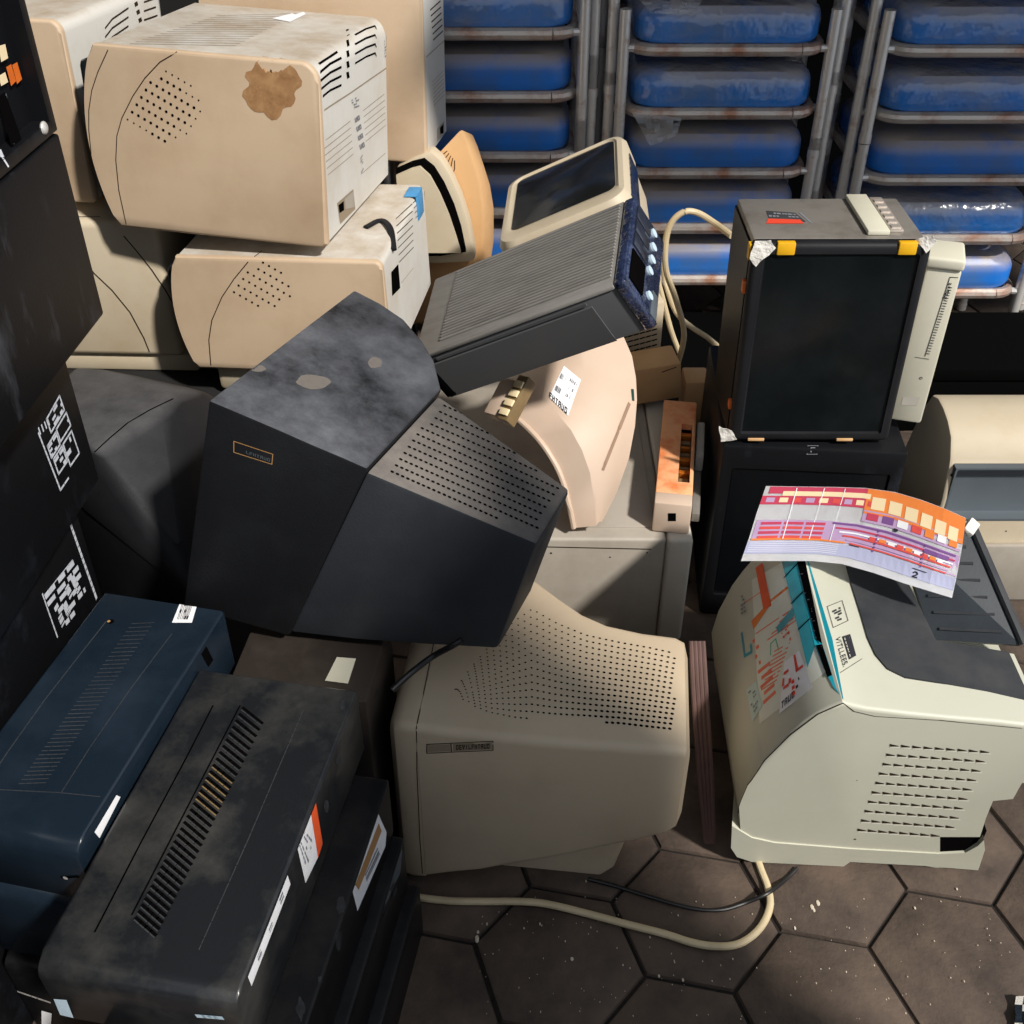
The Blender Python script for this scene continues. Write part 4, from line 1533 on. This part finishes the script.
tape(t, [(0.0, -0.015, H_ + 0.004), (0.024, -0.015, H_ + 0.006), (0.03, -0.015, H_ - 0.006), (0.006, -0.015, H_ - 0.034), (-0.003, -0.015, H_ - 0.02)])
tape(t, [(W_ - 0.026, -0.006, H_ + 0.003), (W_ - 0.004, -0.014, H_ + 0.012), (W_ + 0.003, -0.014, H_ + 0.002), (W_ - 0.008, -0.016, H_ - 0.012)])
tape(t, [(-0.02, -0.014, 0.03), (0.002, -0.014, 0.022), (0.012, -0.015, 0.006), (-0.012, -0.014, 0.002)])
obj('cream_bracket', bx(0.168, 0.20, 0.02, L_ - 0.004, H_ - 0.0015, H_ + 0.006, 0.002), M['ivory'], t)
bm = new()
dec_poly(bm, t, [(766, 211), (795, 213), (806, 222), (770, 222)], 0, 0.0006)
dec_poly(bm, t, [(768, 219), (800, 220), (804, 224), (766, 224)], 1, 0.0008)
dec_line(bm, t, [(800, 213), (811, 223)], 0.003, 2)
scribble(bm, t, [(768, 212), (794, 214), (800, 219), (769, 218)], 2, 6, 2, 0.6, 0.5)
obj('warning_label', bm, [M['slate'], M['redink'], M['inksoft']], t)
bm = new()
box(bm, 0.203, 0.222, 0.03, L_ - 0.01, H_ - 0.0015, H_ + 0.003, 0.001)
for k in range(6):
    box(bm, 0.206, 0.219, 0.036 + k * 0.02, 0.046 + k * 0.02, H_ + 0.003, H_ + 0.005)
obj('terminal_strip', bm, M['rustrail'], t)

# tall cream slab beside it
t = T('side_panel', 'tall cream plastic panel leaning beside the bare picture tube set', 'panel', (0.609, 1.5, 0.386), (1.6, -0.1, -15.7))
bm = bx(0, 0.050, 0, 0.06, 0, 0.268, 0.004)
t.surf(bm)
obj('body', bm, M['ivory'], t)
bm = bx(-0.003, 0.052, -0.004, 0.062, 0.2685, 0.287, 0.005, 3)
obj('end_cap', bm, M['ivory'], t)
bm = new()
dec_line(bm, t, [(966, 278), (950, 277), (925, 356)], 0.001)
for k in range(26):
    dec_line(bm, t, [(948.5 - k * 0.88, 287 + k * 2.65), (952 - k * 0.9, 287.6 + k * 2.65)], 0.0011)
scribble(bm, t, [(949, 282), (952, 282), (946, 300), (943, 298)], 5, 2, 0, 0.8, 0.6)
dec_line(bm, t, [(915, 357), (929, 359)], 0.0008)
obj('printed_scale', bm, M['ink'], t)
bm = new()
dec_dots(bm, t, [(921, 378, 0.0024)], n=12)
dec_dots(bm, t, [(921, 378, 0.0014)], n=12, lift=0.001, mi=1)
obj('round_mark', bm, [M['ink'], M['greylight']], t)
bm = new()
dec_poly(bm, t, [(903, 397), (920, 397), (917, 405), (901, 405)], 0)
obj('small_label', bm, M['greylight'], t)

# ================================================== BLACK TELEVISION (N)
t = T('crt_monitor', 'black television under the bare picture tube set, its screen in shade', 'television', (0.336, 1.452, 0.0), (0, 0, -4.3))
bm = bx(0.0, 0.292, 0.0, 0.33, 0.002, 0.368, 0.006)
bm = cut(bm, bx(0.02, 0.272, -0.02, 0.008, 0.05, 0.325, 0.004))
t.surf(bm)
obj('housing', bm, M['blackmetal'], t)
obj('screen', bx(0.0205, 0.2715, 0.0035, 0.0125, 0.0505, 0.3245, 0.003), M['glassdark'], t)
bm = new()
dec_line(bm, t, [(808, 446), (818, 446), (817, 454), (807, 454)], 0.0012, 0, closed=True)
dec_line(bm, t, [(811, 448), (815, 448)], 0.0012)
dec_line(bm, t, [(811, 448), (811, 452)], 0.0012)
obj('emblem', bm, M['inksoft'], t)

# ============================================= BEIGE ROUNDED PRINTER (O)
t = T('office_printer', 'cream machine with rounded top and slate recess, behind the stickered printer', 'printer', (0.735, 1.5, 0.0), (0, 0, 0))
prof = [(0.0, 0.0), (0.0, 0.225), (0.004, 0.262), (0.016, 0.298), (0.036, 0.328), (0.064, 0.342), (0.095, 0.349), (0.125, 0.350), (0.15, 0.34), (0.17, 0.30), (0.26, 0.0)]
bm = prism(new(), [(0, y, z) for y, z in prof], (0.46, 0, 0))
es = [e for e in bm.edges if abs(e.verts[0].co.x - e.verts[1].co.x) < 1e-6 and e.verts[0].co.x < 0.01]
bmesh.ops.bevel(bm, geom=es, offset=0.006, segments=2, profile=0.5, affect='EDGES')
t.surf(bm)
r0, r1 = t.plane(956, 468, 1, 0.0), t.plane(957, 521, 1, 0.0)
bm = cut(bm, bx(r0.x, 0.45, -0.05, 0.026, r1.z, r0.z, 0.002))
obj('housing', bm, M['cream2'], t)
liner = bx(r0.x + 0.0006, 0.4494, -0.0006, 0.0254, r1.z + 0.0006, r0.z - 0.0006)
liner = cut(liner, prism(new(), [(0, -0.02, r1.z + 0.006), (0, -0.02, r0.z - 0.003), (0, 0.003, r0.z - 0.003), (0, 0.022, r1.z + 0.02), (0, 0.020, r1.z + 0.006)], (0, 0, 0)) if False else bx(r0.x + 0.004, 0.446, -0.02, 0.021, r1.z + 0.005, r0.z - 0.004, 0.003))
obj('slate_recess', liner, M['slatepanel'], t)
bm = new()
dec_dots(bm, t, [(946, 463, 0.003), (952, 475, 0.003), (941, 481, 0.0018), (942, 493, 0.0026), (1006, 531, 0.0016), (1004, 552, 0.0014)])
obj('screw_marks', bm, M['seam'], t)
obj('lower_tray', bx(0.06, 0.45, -0.012, -0.0005, 0.002, 0.13, 0.004), M['greybeige'], t)

# ========================================================= WHITE PRINTER (P)
t = T('laser_printer', 'off white laser printer with stickered sloping front and dark top, on the paving', 'printer', (0.314, 0.936, 0.0), (0, 0, -1.9))
KP = 0.126


def sidept(u, v, y=0.0):
    d = t.r3 @ ray(u, v)
    s = (y - t.o.y - KP * t.o.z) / (d.y + KP * d.z)
    return t.o + d * s


DEP = V((0.0, 0.33, 0.0))
side_px = [(752, 843), (741, 836), (739, 806), (748, 785), (765, 760), (778, 746), (790, 735), (804, 723), (818, 714), (830, 708), (843, 703), (854, 706), (868, 709), (910, 714), (950, 718), (1000, 722), (1048, 728),
           (1046, 782), (1022, 783), (1013, 799), (993, 801), (986, 818), (980, 837), (940, 837), (940, 853), (900, 853), (850, 848)]
pl = [sidept(u, v) for u, v in side_px]
body = prism(new(), pl, DEP)
ztop = max(p.z for p in pl)
ztop_mid = sidept(950, 718).z
# output bin sunk into the top
cx = [t.plane(u, v, 2, ztop_mid) for u, v in ((906, 579), (936, 640), (1026, 646), (1070, 600), (1040, 545), (900, 548))]
cutb = prism(new(), [(p.x, p.y, ztop + 0.03) for p in cx], (0, 0, -0.125))
body = cut(body, cutb)
es = [e for e in body.edges if (all(abs(v.co.y + KP * v.co.z) < 1e-4 for v in e.verts)) and min(v.co.z for v in e.verts) > 0.24]
bmesh.ops.bevel(body, geom=es, offset=0.006, segments=3, profile=0.5, affect='EDGES')
t.surf(body)
obj('housing', body, [M['ivory_green'], M['ivory']], t)
# base
base_px = [(732, 826), (731, 848), (737, 857), (752, 862), (843, 869), (850, 862), (926, 866), (931, 878), (968, 881), (977, 873), (985, 850), (984, 840), (978, 846), (965, 853), (940, 854), (850, 849), (775, 843), (752, 838), (742, 832)]
bp = [sidept(u, v, -0.002) for u, v in base_px]
bp = [V((p.x, p.y, max(p.z, 0.0005))) for p in bp]
obj('base', prism(new(), bp, (0.05, 0.29, 0)), M['ivory_green'], t)
# dark top cover plate with the same opening
plate_px = [(842, 560), (850, 590), (860, 622), (866, 643), (874, 660), (886, 673), (904, 680), (950, 683), (1060, 693), (1060, 548), (838, 545)]
pp = [t.plane(u, v, 2, ztop_mid + 0.002) for u, v in plate_px]
xmax = sidept(1042, 728).x
pp = [V((min(p.x, xmax), min(p.y, 0.272), 0)) for p in pp]


def topz(x):
    a, b = sidept(868, 709), sidept(1048, 728)
    f = (x - a.x) / (b.x - a.x)
    return a.z + (b.z - a.z) * f


rings = [[V((p.x, p.y, topz(p.x) - 0.006)) for p in pp], [V((p.x, p.y, topz(p.x) + 0.002)) for p in pp]]
plate = loft(new(), rings)
plate = cut(plate, prism(new(), [(p.x, p.y, ztop + 0.03) for p in cx], (0, 0, -0.125)))
obj('top_cover', plate, M['slate'], t)
# output tray leaf, leaning up to the far side
a = t.plane(933, 640, 2, 0.318)
b = t.plane(1021, 645, 2, 0.334)
c = t.plane(968, 523, 2, 0.432)
d = t.plane(893, 524, 2, 0.425)
ux = (b - a)
leaf = prism(new(), [a, b, c, d], (0, 0.004, -0.006))
tray = obj('output_tray', leaf, M['traydark'], t)
bm = new()
for f in (0.10, 0.24, 0.38, 0.52, 0.66, 0.80):
    p0, p1 = a.lerp(d, f), b.lerp(c, f)
    nrm = (b - a).cross(d - a).normalized()
    if nrm.z < 0:
        nrm = -nrm
    tube(bm, [p0.lerp(p1, 0.12) + nrm * 0.002, p0.lerp(p1, 0.84) + nrm * 0.002], 0.0022, 6)
obj('tray_ribs', bm, M['slate'], tray)
bm = new()
tube(bm, [b + V((0.003, 0, 0.002)), c + V((0.003, 0, 0.002))], 0.006, 8)
obj('tray_edge', bm, M['slate'], tray)
# stickers on the sloping front
bm = new()
dec_grid(bm, t, [(752, 580), (783, 562), (826, 672), (760, 724)], 12, 12, 0, 0.0005)
obj('sticker_backing', bm, M['mintpaper'], t)
bm = new()
dec_grid(bm, t, [(756, 568), (763, 563), (772, 606), (764, 610)], 3, 8, 0, 0.001)
dec_grid(bm, t, [(752, 621), (764, 608), (770, 606), (754, 630)], 3, 3, 1, 0.0009)
q = [(752, 641), (796, 612), (808, 668), (764, 710)]
for k in range(9):
    b0 = k / 9
    dec_rect(bm, t, q, 0.02 + 0.05 * (k % 2), 0.3 + 0.5 * (k < 4), b0, b0 + 0.05, 2, 0.001)
dec_line(bm, t, [(766, 605), (795, 582)], 0.005, 1)
for k in range(5):
    dec_line(bm, t, [(768 + k * 4, 640 - k * 6), (800 + k * 1.2, 618 - k * 5)], 0.0022, 2)
dec_line(bm, t, [(756, 634), (800, 604)], 0.002, 2)
dec_line(bm, t, [(744, 604), (764, 590)], 0.0016, 2)
for k in range(9):
    dec_line(bm, t, [(762 + k * 1.6, 690 + k * -0.2 - k * 4.6), (777 + k * 1.6, 680 - k * 4.6)], 0.0022, 2)
obj('red_print', bm, [M['redorange'], M['porange'], M['salmon']], t)
bm = new()
dec_line(bm, t, [(742, 633), (745, 656), (752, 652), (751, 645)], 0.005, 0)
obj('green_print', bm, M['teal'], t)
bm = new()
dec_line(bm, t, [(771, 655), (771, 644), (776, 639), (779, 650)], 0.0024, 0)
obj('green_print', bm, M['greenprint'], t)
bm = new()
q = [(785, 662), (800, 651), (813, 688), (780, 714)]
dec_grid(bm, t, q, 6, 6, 0, 0.0012)
for (a0, b0, a1, b1) in ((0.62, 0.02, 0.74, 0.42), (0.62, 0.36, 0.95, 0.42), (0.05, 0.22, 0.3, 0.28), (0.02, 0.34, 0.1, 0.5), (0.08, 0.52, 0.3, 0.58), (0.3, 0.44, 0.4, 0.55)):
    dec_rect(bm, t, q, a0, a1, b0, b1, 1, 0.0018)
for k in range(3):
    dec_rect(bm, t, q, 0.42, 0.52, 0.52 + k * 0.13, 0.6 + k * 0.13, 1, 0.0018)
glyphs(bm, t, [qpt(q, 0.05, 0.8), qpt(q, 0.5, 0.76), qpt(q, 0.5, 0.9), qpt(q, 0.05, 0.95)], 4, 2, 0.0018)
scribble(bm, t, [qpt(q, 0.55, 0.55), qpt(q, 0.9, 0.5), qpt(q, 0.9, 0.75), qpt(q, 0.55, 0.8)], 2, 3, 2, 0.5, 0.5, 0.0018)
obj('white_sticker', bm, [M['paper'], M['redink'], M['ink']], t)
bm = new()
dec_grid(bm, t, [(747, 690), (757, 681), (763, 706), (753, 722)], 3, 4, 0, 0.001)
scribble(bm, t, [(749, 691), (755, 686), (760, 706), (754, 716)], 6, 2, 1, 0.6, 0.4, 0.0016)
obj('small_label', bm, [M['mint'], M['inksoft']], t)
bm = new()
scribble(bm, t, [(740, 592), (746, 588), (748, 612), (742, 616)], 6, 2, 0, 0.5, 0.4, 0.0014)
obj('handwriting', bm, M['inksoft'], t)
bm = new()
scribble(bm, t, [(781, 628), (788, 622), (790, 634), (784, 640)], 3, 3, 0, 0.5, 0.4, 0.0014)
obj('red_handwriting', bm, M['redink'], t)
# teal strip along the front edge of the top
bm = new()
dec_poly(bm, t, [(796, 560), (807, 558), (832, 640), (843, 700), (834, 688), (824, 668), (815, 645), (806, 606)], 0, 0.0012)
dec_grid(bm, t, [(782, 561), (797, 559), (816, 645), (808, 668)], 3, 8, 1, 0.0010)
for sgn in range(3):
    dec_line(bm, t, [(785 + sgn * 7, 578 + sgn * 26), (800 + sgn * 6, 562 + sgn * 28)], 0.002, 2, 0.0016)
dec_grid(bm, t, [(777, 628), (793, 608), (795, 616), (779, 634)], 4, 3, 0, 0.0016)
obj('teal_film', bm, [M['teal'], M['teal'], M['gap']], t)
bm = new()
dec_poly(bm, t, [(797, 560), (804, 559), (823, 645), (817, 640)], 0, 0.002)
dec_poly(bm, t, [(817, 646), (823, 645), (833, 676), (828, 678)], 0, 0.002)
obj('front_slot', bm, M['gap'], t)
bm = new()
for k in range(9):
    scribble(bm, t, [(799 + k * 2.4, 572 + k * 9.4), (803 + k * 2.4, 571 + k * 9.4), (804 + k * 2.4, 576 + k * 9.4), (800 + k * 2.4, 577 + k * 9.4)], 2, 2, 0, 0.3, 0.3, 0.0026)
obj('slot_marks', bm, M['slatepanel'], t)
# symbols and lettering on the pale top strip
bm = new()
dec_line(bm, t, [(827, 607), (842, 601), (848, 621), (833, 628)], 0.0008, 0, 0.001, 3, True)
scribble(bm, t, [(832, 611), (840, 607), (843, 620), (835, 623)], 5, 4, 0, 0.75, 0.7)
obj('square_symbol', bm, M['ink'], t)
bm = new()
q = [(850, 634.5), (856, 656), (849, 660), (842, 637)]
dec_poly(bm, t, q, 0, 0.001)
bdg = obj('badge', bm, M['ink'], t)
letters(t, 'Secura', [qpt(q, 0.08, 0.2), qpt(q, 0.92, 0.2), qpt(q, 0.92, 0.85), qpt(q, 0.08, 0.85)], M['ivory'], 'badge_lettering', bdg)
letters(t, 'VITLLEES.', [(840, 637), (848, 665), (843, 668), (835, 638)], M['ink'], 'lettering')
bm = new()
dec_line(bm, t, [(840, 673), (862, 659)], 0.0006)
dec_line(bm, t, [(843, 703), (818, 714), (790, 735), (765, 760), (748, 785), (739, 806), (738, 828)], 0.0014)
dec_line(bm, t, [(843, 703), (854, 711), (875, 716), (940, 720), (1022, 728)], 0.0009)
obj('seam', bm, M['seam'], t)
for r in range(10):
    bm = new()
    lp_ = new()
    x0 = 890 - r * 3.6
    y0 = 743.5 + r * 9.4
    for c_ in range(9):
        u = x0 + c_ * 11.3 * (1 - r * 0.008)
        v = y0 + c_ * 0.78
        dec_poly(bm, t, [(u, v), (u + 8.6, v + 2.0), (u + 8.6, v + 2.7), (u, v + 2.8)], 0, 0.0006)
        dec_line(bm, t, [(u, v + 3.4), (u + 10, v + 4.0)], 0.0012, 1, 0.0005)
    lp_.free()
    obj('vent_row', bm, [M['seam'], M['lip']], t)
bm = new()
dec_dots(bm, t, [(857, 780, 0.0008), (855, 839, 0.0018)])
dec_dots(bm, t, [(825, 848, 0.002), (825, 862, 0.0028)], lift=0.0030, n=10)
dec_line(bm, t, [(762, 850), (769, 853)], 0.0014, 0, 0.0030)
obj('screw_holes', bm, M['seam'], t)
fa, fb = sidept(936, 834), sidept(982, 854)
obj('shade_foot_block', bx(fa.x, fb.x - 0.006, -0.004, 0.10, fb.z - 0.004, fa.z - 0.0005), M['gap'], t)  # black block standing in for the shaded recess under the housing

# ================================================================ PAPER (Q)
pc = onz(855, 540, 0.42)
rows = [[(766, 486, .338), (800, 486.5, .345), (836, 487, .354), (866, 488, .363), (895, 492, .373), (922, 500, .382), (946, 509, .388), (966, 518, .390)],
        [(757, 512, .330), (793, 512, .337), (828, 513, .346), (860, 516, .355), (890, 522, .364), (917, 531, .372), (941, 540, .377), (962, 548, .379)],
        [(749, 538, .322), (786, 537, .328), (820, 538, .336), (852, 542, .344), (882, 550, .351), (910, 559, .356), (935, 568, .358), (957, 575, .356)],
        [(741, 561, .314), (778, 561, .318), (812, 561, .325), (842, 564, .331), (874, 573, .335), (903, 583, .336), (929, 591, .335), (952, 598, .330)]]
bm = new()
PG = [[V(onz(p[0], p[1], p[2] + 0.078)) for p in r] for r in rows]


def psurf(a, b, lift=0.0):
    """paper point: a along the long side 0..1, b from far edge to near edge"""
    x = a * 7
    i = min(6, int(x))
    f = x - i
    y = b * 3
    j = min(2, int(y))
    g = y - j
    p = PG[j][i].lerp(PG[j][i + 1], f).lerp(PG[j + 1][i].lerp(PG[j + 1][i + 1], f), g)
    return p + V((0, -0.3, 1)) * lift - pc


t = T('printed_sheet', 'sheet printed with red, orange and violet table, curled over the stickered printer', 'paper', pc)
g = [[bm.verts.new(psurf(i / 28, j / 12)) for i in range(29)] for j in range(13)]
for j in range(12):
    for i in range(28):
        bm.faces.new((g[j][i], g[j][i + 1], g[j + 1][i + 1], g[j + 1][i]))
bmesh.ops.solidify(bm, geom=bm.faces[:], thickness=0.0004)
sheet = obj('sheet', bm, M['paper'], t)
PM = ['porange', 'pcream', 'pcrimson', 'pred', 'plilac', 'ppurple', 'pgrey', 'ink', 'paper', 'redink']
bm = new()


def pr(a0, a1, b0, b1, mname, lift=0.0008, skew=0.0):
    k = max(1, int((a1 - a0) * 28))
    mi = PM.index(mname)
    for i in range(k):
        x0, x1 = a0 + (a1 - a0) * i / k, a0 + (a1 - a0) * (i + 1) / k
        s0, s1 = skew * (x0 - a0), skew * (x1 - a0)
        ngon(bm, [psurf(min(x0, 1), b0 + s0, lift), psurf(min(x1, 1), b0 + s1, lift), psurf(min(x1, 1), b1 + s1, lift), psurf(min(x0, 1), b1 + s0, lift)], mi)


pr(0.02, 0.5, 0.01, 0.10, 'pcrimson')
pr(0.08, 0.46, 0.07, 0.13, 'pcream', 0.0011)
pr(0.0, 0.52, 0.13, 0.24, 'pcrimson')
for k in range(9):
    pr(0.02 + k * 0.054, 0.055 + k * 0.054, 0.155, 0.215, ('plilac', 'pcream', 'pred')[k % 3], 0.0012)
pr(0.44, 0.995, 0.01, 0.30, 'porange', 0.0010)
pr(0.995, 0.999, 0.01, 0.3, 'porange')
for k in range(6):
    pr(0.47 + k * 0.085, 0.535 + k * 0.085, 0.10 + 0.012 * k, 0.24 + 0.012 * k, 'pcream', 0.0014)
pr(0.44, 0.99, 0.26, 0.40, 'plilac', 0.0011)
for k in range(7):
    pr(0.46 + k * 0.075, 0.515 + k * 0.075, 0.29, 0.37, ('pcrimson', 'ppurple', 'paper', 'pred', 'porange', 'paper', 'porange')[k], 0.0014)
pr(0.01, 0.995, 0.44, 0.70, 'plilac', 0.0008)
for r in range(4):
    for k in range(3):
        pr(0.03 + k * 0.09, 0.11 + k * 0.09, 0.47 + r * 0.06, 0.505 + r * 0.06, 'pred' if r % 2 else 'pcrimson', 0.0012)
pr(0.32, 0.97, 0.45, 0.475, 'ppurple', 0.0012)
pr(0.78, 0.93, 0.50, 0.55, 'ppurple', 0.0016)
for k in range(5):
    pr(0.34 + 0.02 * k, 0.97 - 0.01 * k, 0.51 + k * 0.045, 0.53 + k * 0.045, ('pcrimson', 'paper', 'pred', 'plilac', 'pred')[k], 0.0013)
for k in range(9):
    pr(0.50 + k * 0.045, 0.535 + k * 0.045, 0.56, 0.60, ('pred', 'porange', 'paper')[k % 3], 0.0016)
pr(0.01, 0.40, 0.685, 0.71, 'porange', 0.0012)
pr(0.0, 0.995, 0.72, 0.90, 'pgrey', 0.0008)
for k in range(6):
    pr(0.01, 0.38, 0.735 + k * 0.026, 0.740 + k * 0.026, 'paper', 0.0012)
for a in (0.13, 0.24, 0.33):
    pr(a, a + 0.004, 0.03, 0.70, 'paper', 0.002)
for a in (0.53, 0.775):
    for k in range(6):
        pr(a, a + 0.007, 0.46 + k * 0.05, 0.49 + k * 0.05, 'ppurple', 0.002)
pr(0.60, 0.62, 0.395, 0.43, 'ink', 0.0018)
pr(0.74, 0.82, 0.775, 0.785, 'ink', 0.0018)
pr(0.42, 0.47, 0.72, 0.728, 'ink', 0.0018)
ptab = obj('printed_table', bm, [M[m_] for m_ in PM], sheet)
# the figure 2
bm = new()
two = [(0.752, 0.835), (0.760, 0.815), (0.772, 0.82), (0.774, 0.84), (0.764, 0.862), (0.752, 0.885), (0.778, 0.882)]
pts = [psurf(a, b, 0.0012) for a, b in two]
tube(bm, spline(pts, 4), 0.0009, 6)
obj('figure', bm, M['ink'], sheet)
t2 = T('paper_wad', 'small folded white paper end at the far corner of the printed sheet', 'paper', onz(968, 526, 0.46))
bm = bx(-0.004, 0.011, -0.012, 0.012, -0.004, 0.006, 0.002)
for v in bm.verts:
    v.co = Euler((0.2, 0.5, -0.6)).to_matrix() @ v.co
obj('wad', bm, M['tape'], t2)

# =============================================================== CABLES
def cable(name, label, pts, r, m='cable', n=10, flat=1.0, k=7):
    bm = new()
    c = V(pts[0])
    tube(bm, [p - c for p in spline(pts, k)], r, n, 0, flat)
    o = obj(name, bm, M[m])
    o.location = c
    return tag(o, label, 'cable')


fl = [(398, 893), (423, 898), (452, 901), (485, 901.5), (515, 901.5), (540, 903), (565, 908), (600, 917), (630, 925), (665, 934), (690, 942), (712, 946), (735, 945), (752, 936), (764, 922), (770, 905), (768, 888), (762, 872), (755, 855), (740, 835)]
cable('power_cable', 'cream twin power cable running across the paving in front of the beige monitor', [onz(u, v, 0.0052) for u, v in fl], 0.0052, flat=0.9)
cable('thin_cable', 'thin black cable on the paving, crossing the cream cable', [onz(u, v, 0.003 + (0.012 if 750 < u < 785 else 0)) for u, v in
      [(588, 879), (615, 886), (650, 897), (690, 908), (720, 910), (745, 903), (768, 893), (785, 880), (797, 868)]], 0.0028, 'blackcable')
cable('black_cord', 'short black cord hanging between the large black monitor and the beige one', [ony(u, v, y) for u, v, y in [(462, 640, .965), (450, 647, .962), (432, 657, .965), (412, 672, .94), (392, 690, .92)]], 0.004, 'blackcable')
cable('power_cable', 'white looped cable beside the bare picture tube set, in front of the middle chairs', [ony(u, v, y) for u, v, y in
      [(676, 370, 1.86), (684, 335, 1.84), (676, 300, 1.82), (666, 270, 1.80), (666, 240, 1.80), (672, 222, 1.8), (684, 212, 1.8), (698, 213, 1.8), (716, 224, 1.78), (732, 236, 1.74)]], 0.0055)
cable('power_cable', 'cream cable dropping in a slack curve behind the front end of the grey desktop', [ony(u, v, y) for u, v, y in
      [(660, 255, 1.95), (666, 285, 1.95), (676, 312, 1.88), (690, 326, 1.87), (708, 338, 1.86), (724, 352, 1.86)]], 0.005)
cable('power_cable', 'cream cable falling straight down beside the small vented case', [ony(u, v, y) for u, v, y in
      [(655, 270, 1.98), (663, 300, 1.98), (671, 330, 1.98), (679, 352, 1.98)]], 0.0055)
t = T('cable_bundle', 'dusky pink cable bundle standing between the beige monitor and the white printer', 'cable', onz(710, 842, 0.0))
for k in range(4):
    bm = new()
    pts = [ony(697 + k * 4.0 - 6, 641, 1.10), ony(700 + k * 4.2 - 6, 700, 1.05), ony(705 + k * 4.0 - 6, 770, 1.01)]
    e_ = onz(709 + k * 2.6 - 3, 843, 0.007)
    tube(bm, [t.loc(p_) for p_ in spline(pts + [e_], 5)], 0.0036, 8)
    obj('strand', bm, M['ribbon'], t)

# grit on the paving
bm = new()
for u, v, s in [(477, 939, 3.2), (478, 932, 2), (572, 959, 2.4), (659, 976, 1.6), (683, 980, 1.6), (623, 965, 1.2), (586, 881, 1.2), (630, 968, 1), (812, 907, 3), (818, 903, 3), (814, 910, 2), (795, 928, 1.6), (915, 908, 1.6), (957, 889, 1.4),
                (540, 924, 1.2), (487, 924, 1.2), (650, 937, 1.2)] + [(random.uniform(480, 1010), random.uniform(895, 1020), random.uniform(0.4, 0.9)) for _ in range(150)]:
    p = onz(u, v, 0.0006)
    bmesh.ops.create_icosphere(bm, subdivisions=1, radius=s * 0.001, matrix=Matrix.Translation(p) @ Matrix.Diagonal((1, 1.3 + random.random(), 0.5, 1)))
o = obj('grit', bm, M['crumb'])
tag(o, 'pale crumbs and grit scattered over the paving', 'grit', kind='stuff')
p = onz(1018, 1014, 0.004)
t = T('torn_wrapper', 'blue and white torn wrapper on the paving in the near right corner', 'wrapper', p)
bm = new()
g = [[bm.verts.new((-0.012 + i * 0.01 + j * 0.003, -0.02 + j * 0.008, random.uniform(-0.002, 0.007))) for i in range(5)] for j in range(6)]
for j in range(5):
    for i in range(4):
        bm.faces.new((g[j][i], g[j][i + 1], g[j + 1][i + 1], g[j + 1][i])).material_index = 0 if (i + j) % 4 else 1
bmesh.ops.solidify(bm, geom=bm.faces[:], thickness=0.0008)
obj('foil', bm, [M['navy'], M['tape']], t)

t = T('shade_box', 'added black box standing in for deep shade on the paving before the chair stacks', 'box', (0.75, 2.15, 0.0))  # added to turn the lit paving here black, as if shaded
obj('body', bx(-0.52, 0.75, -0.10, 0.155, 0.0, 0.13, 0.004), M['deepblack'], t)
obj('lid', bx(-0.525, 0.755, -0.105, 0.16, 0.1305, 0.16, 0.004), M['deepblack'], t)

# =============================================================== LIGHT
w = bpy.data.worlds.new('sky')
SC.world = w
w.use_nodes = True
bg = w.node_tree.nodes['Background']
bg.inputs[0].default_value = (0.80, 0.88, 1.0, 1)
bg.inputs[1].default_value = 0.6
sd = bpy.data.lights.new('sun', 'SUN')
sd.energy = 4.7
sd.angle = math.radians(3.5)
sd.color = (1.0, 0.955, 0.89)
so = bpy.data.objects.new('sun', sd)
COL.objects.link(so)
so.rotation_euler = V((0.55, -0.6, 0.85)).to_track_quat('Z', 'Y').to_euler()

SC.view_settings.view_transform = 'Standard'
SC.view_settings.look = 'None'
SC.view_settings.gamma = 1.0
SC.view_settings.exposure = 0.0
SC.view_settings.use_curve_mapping = False
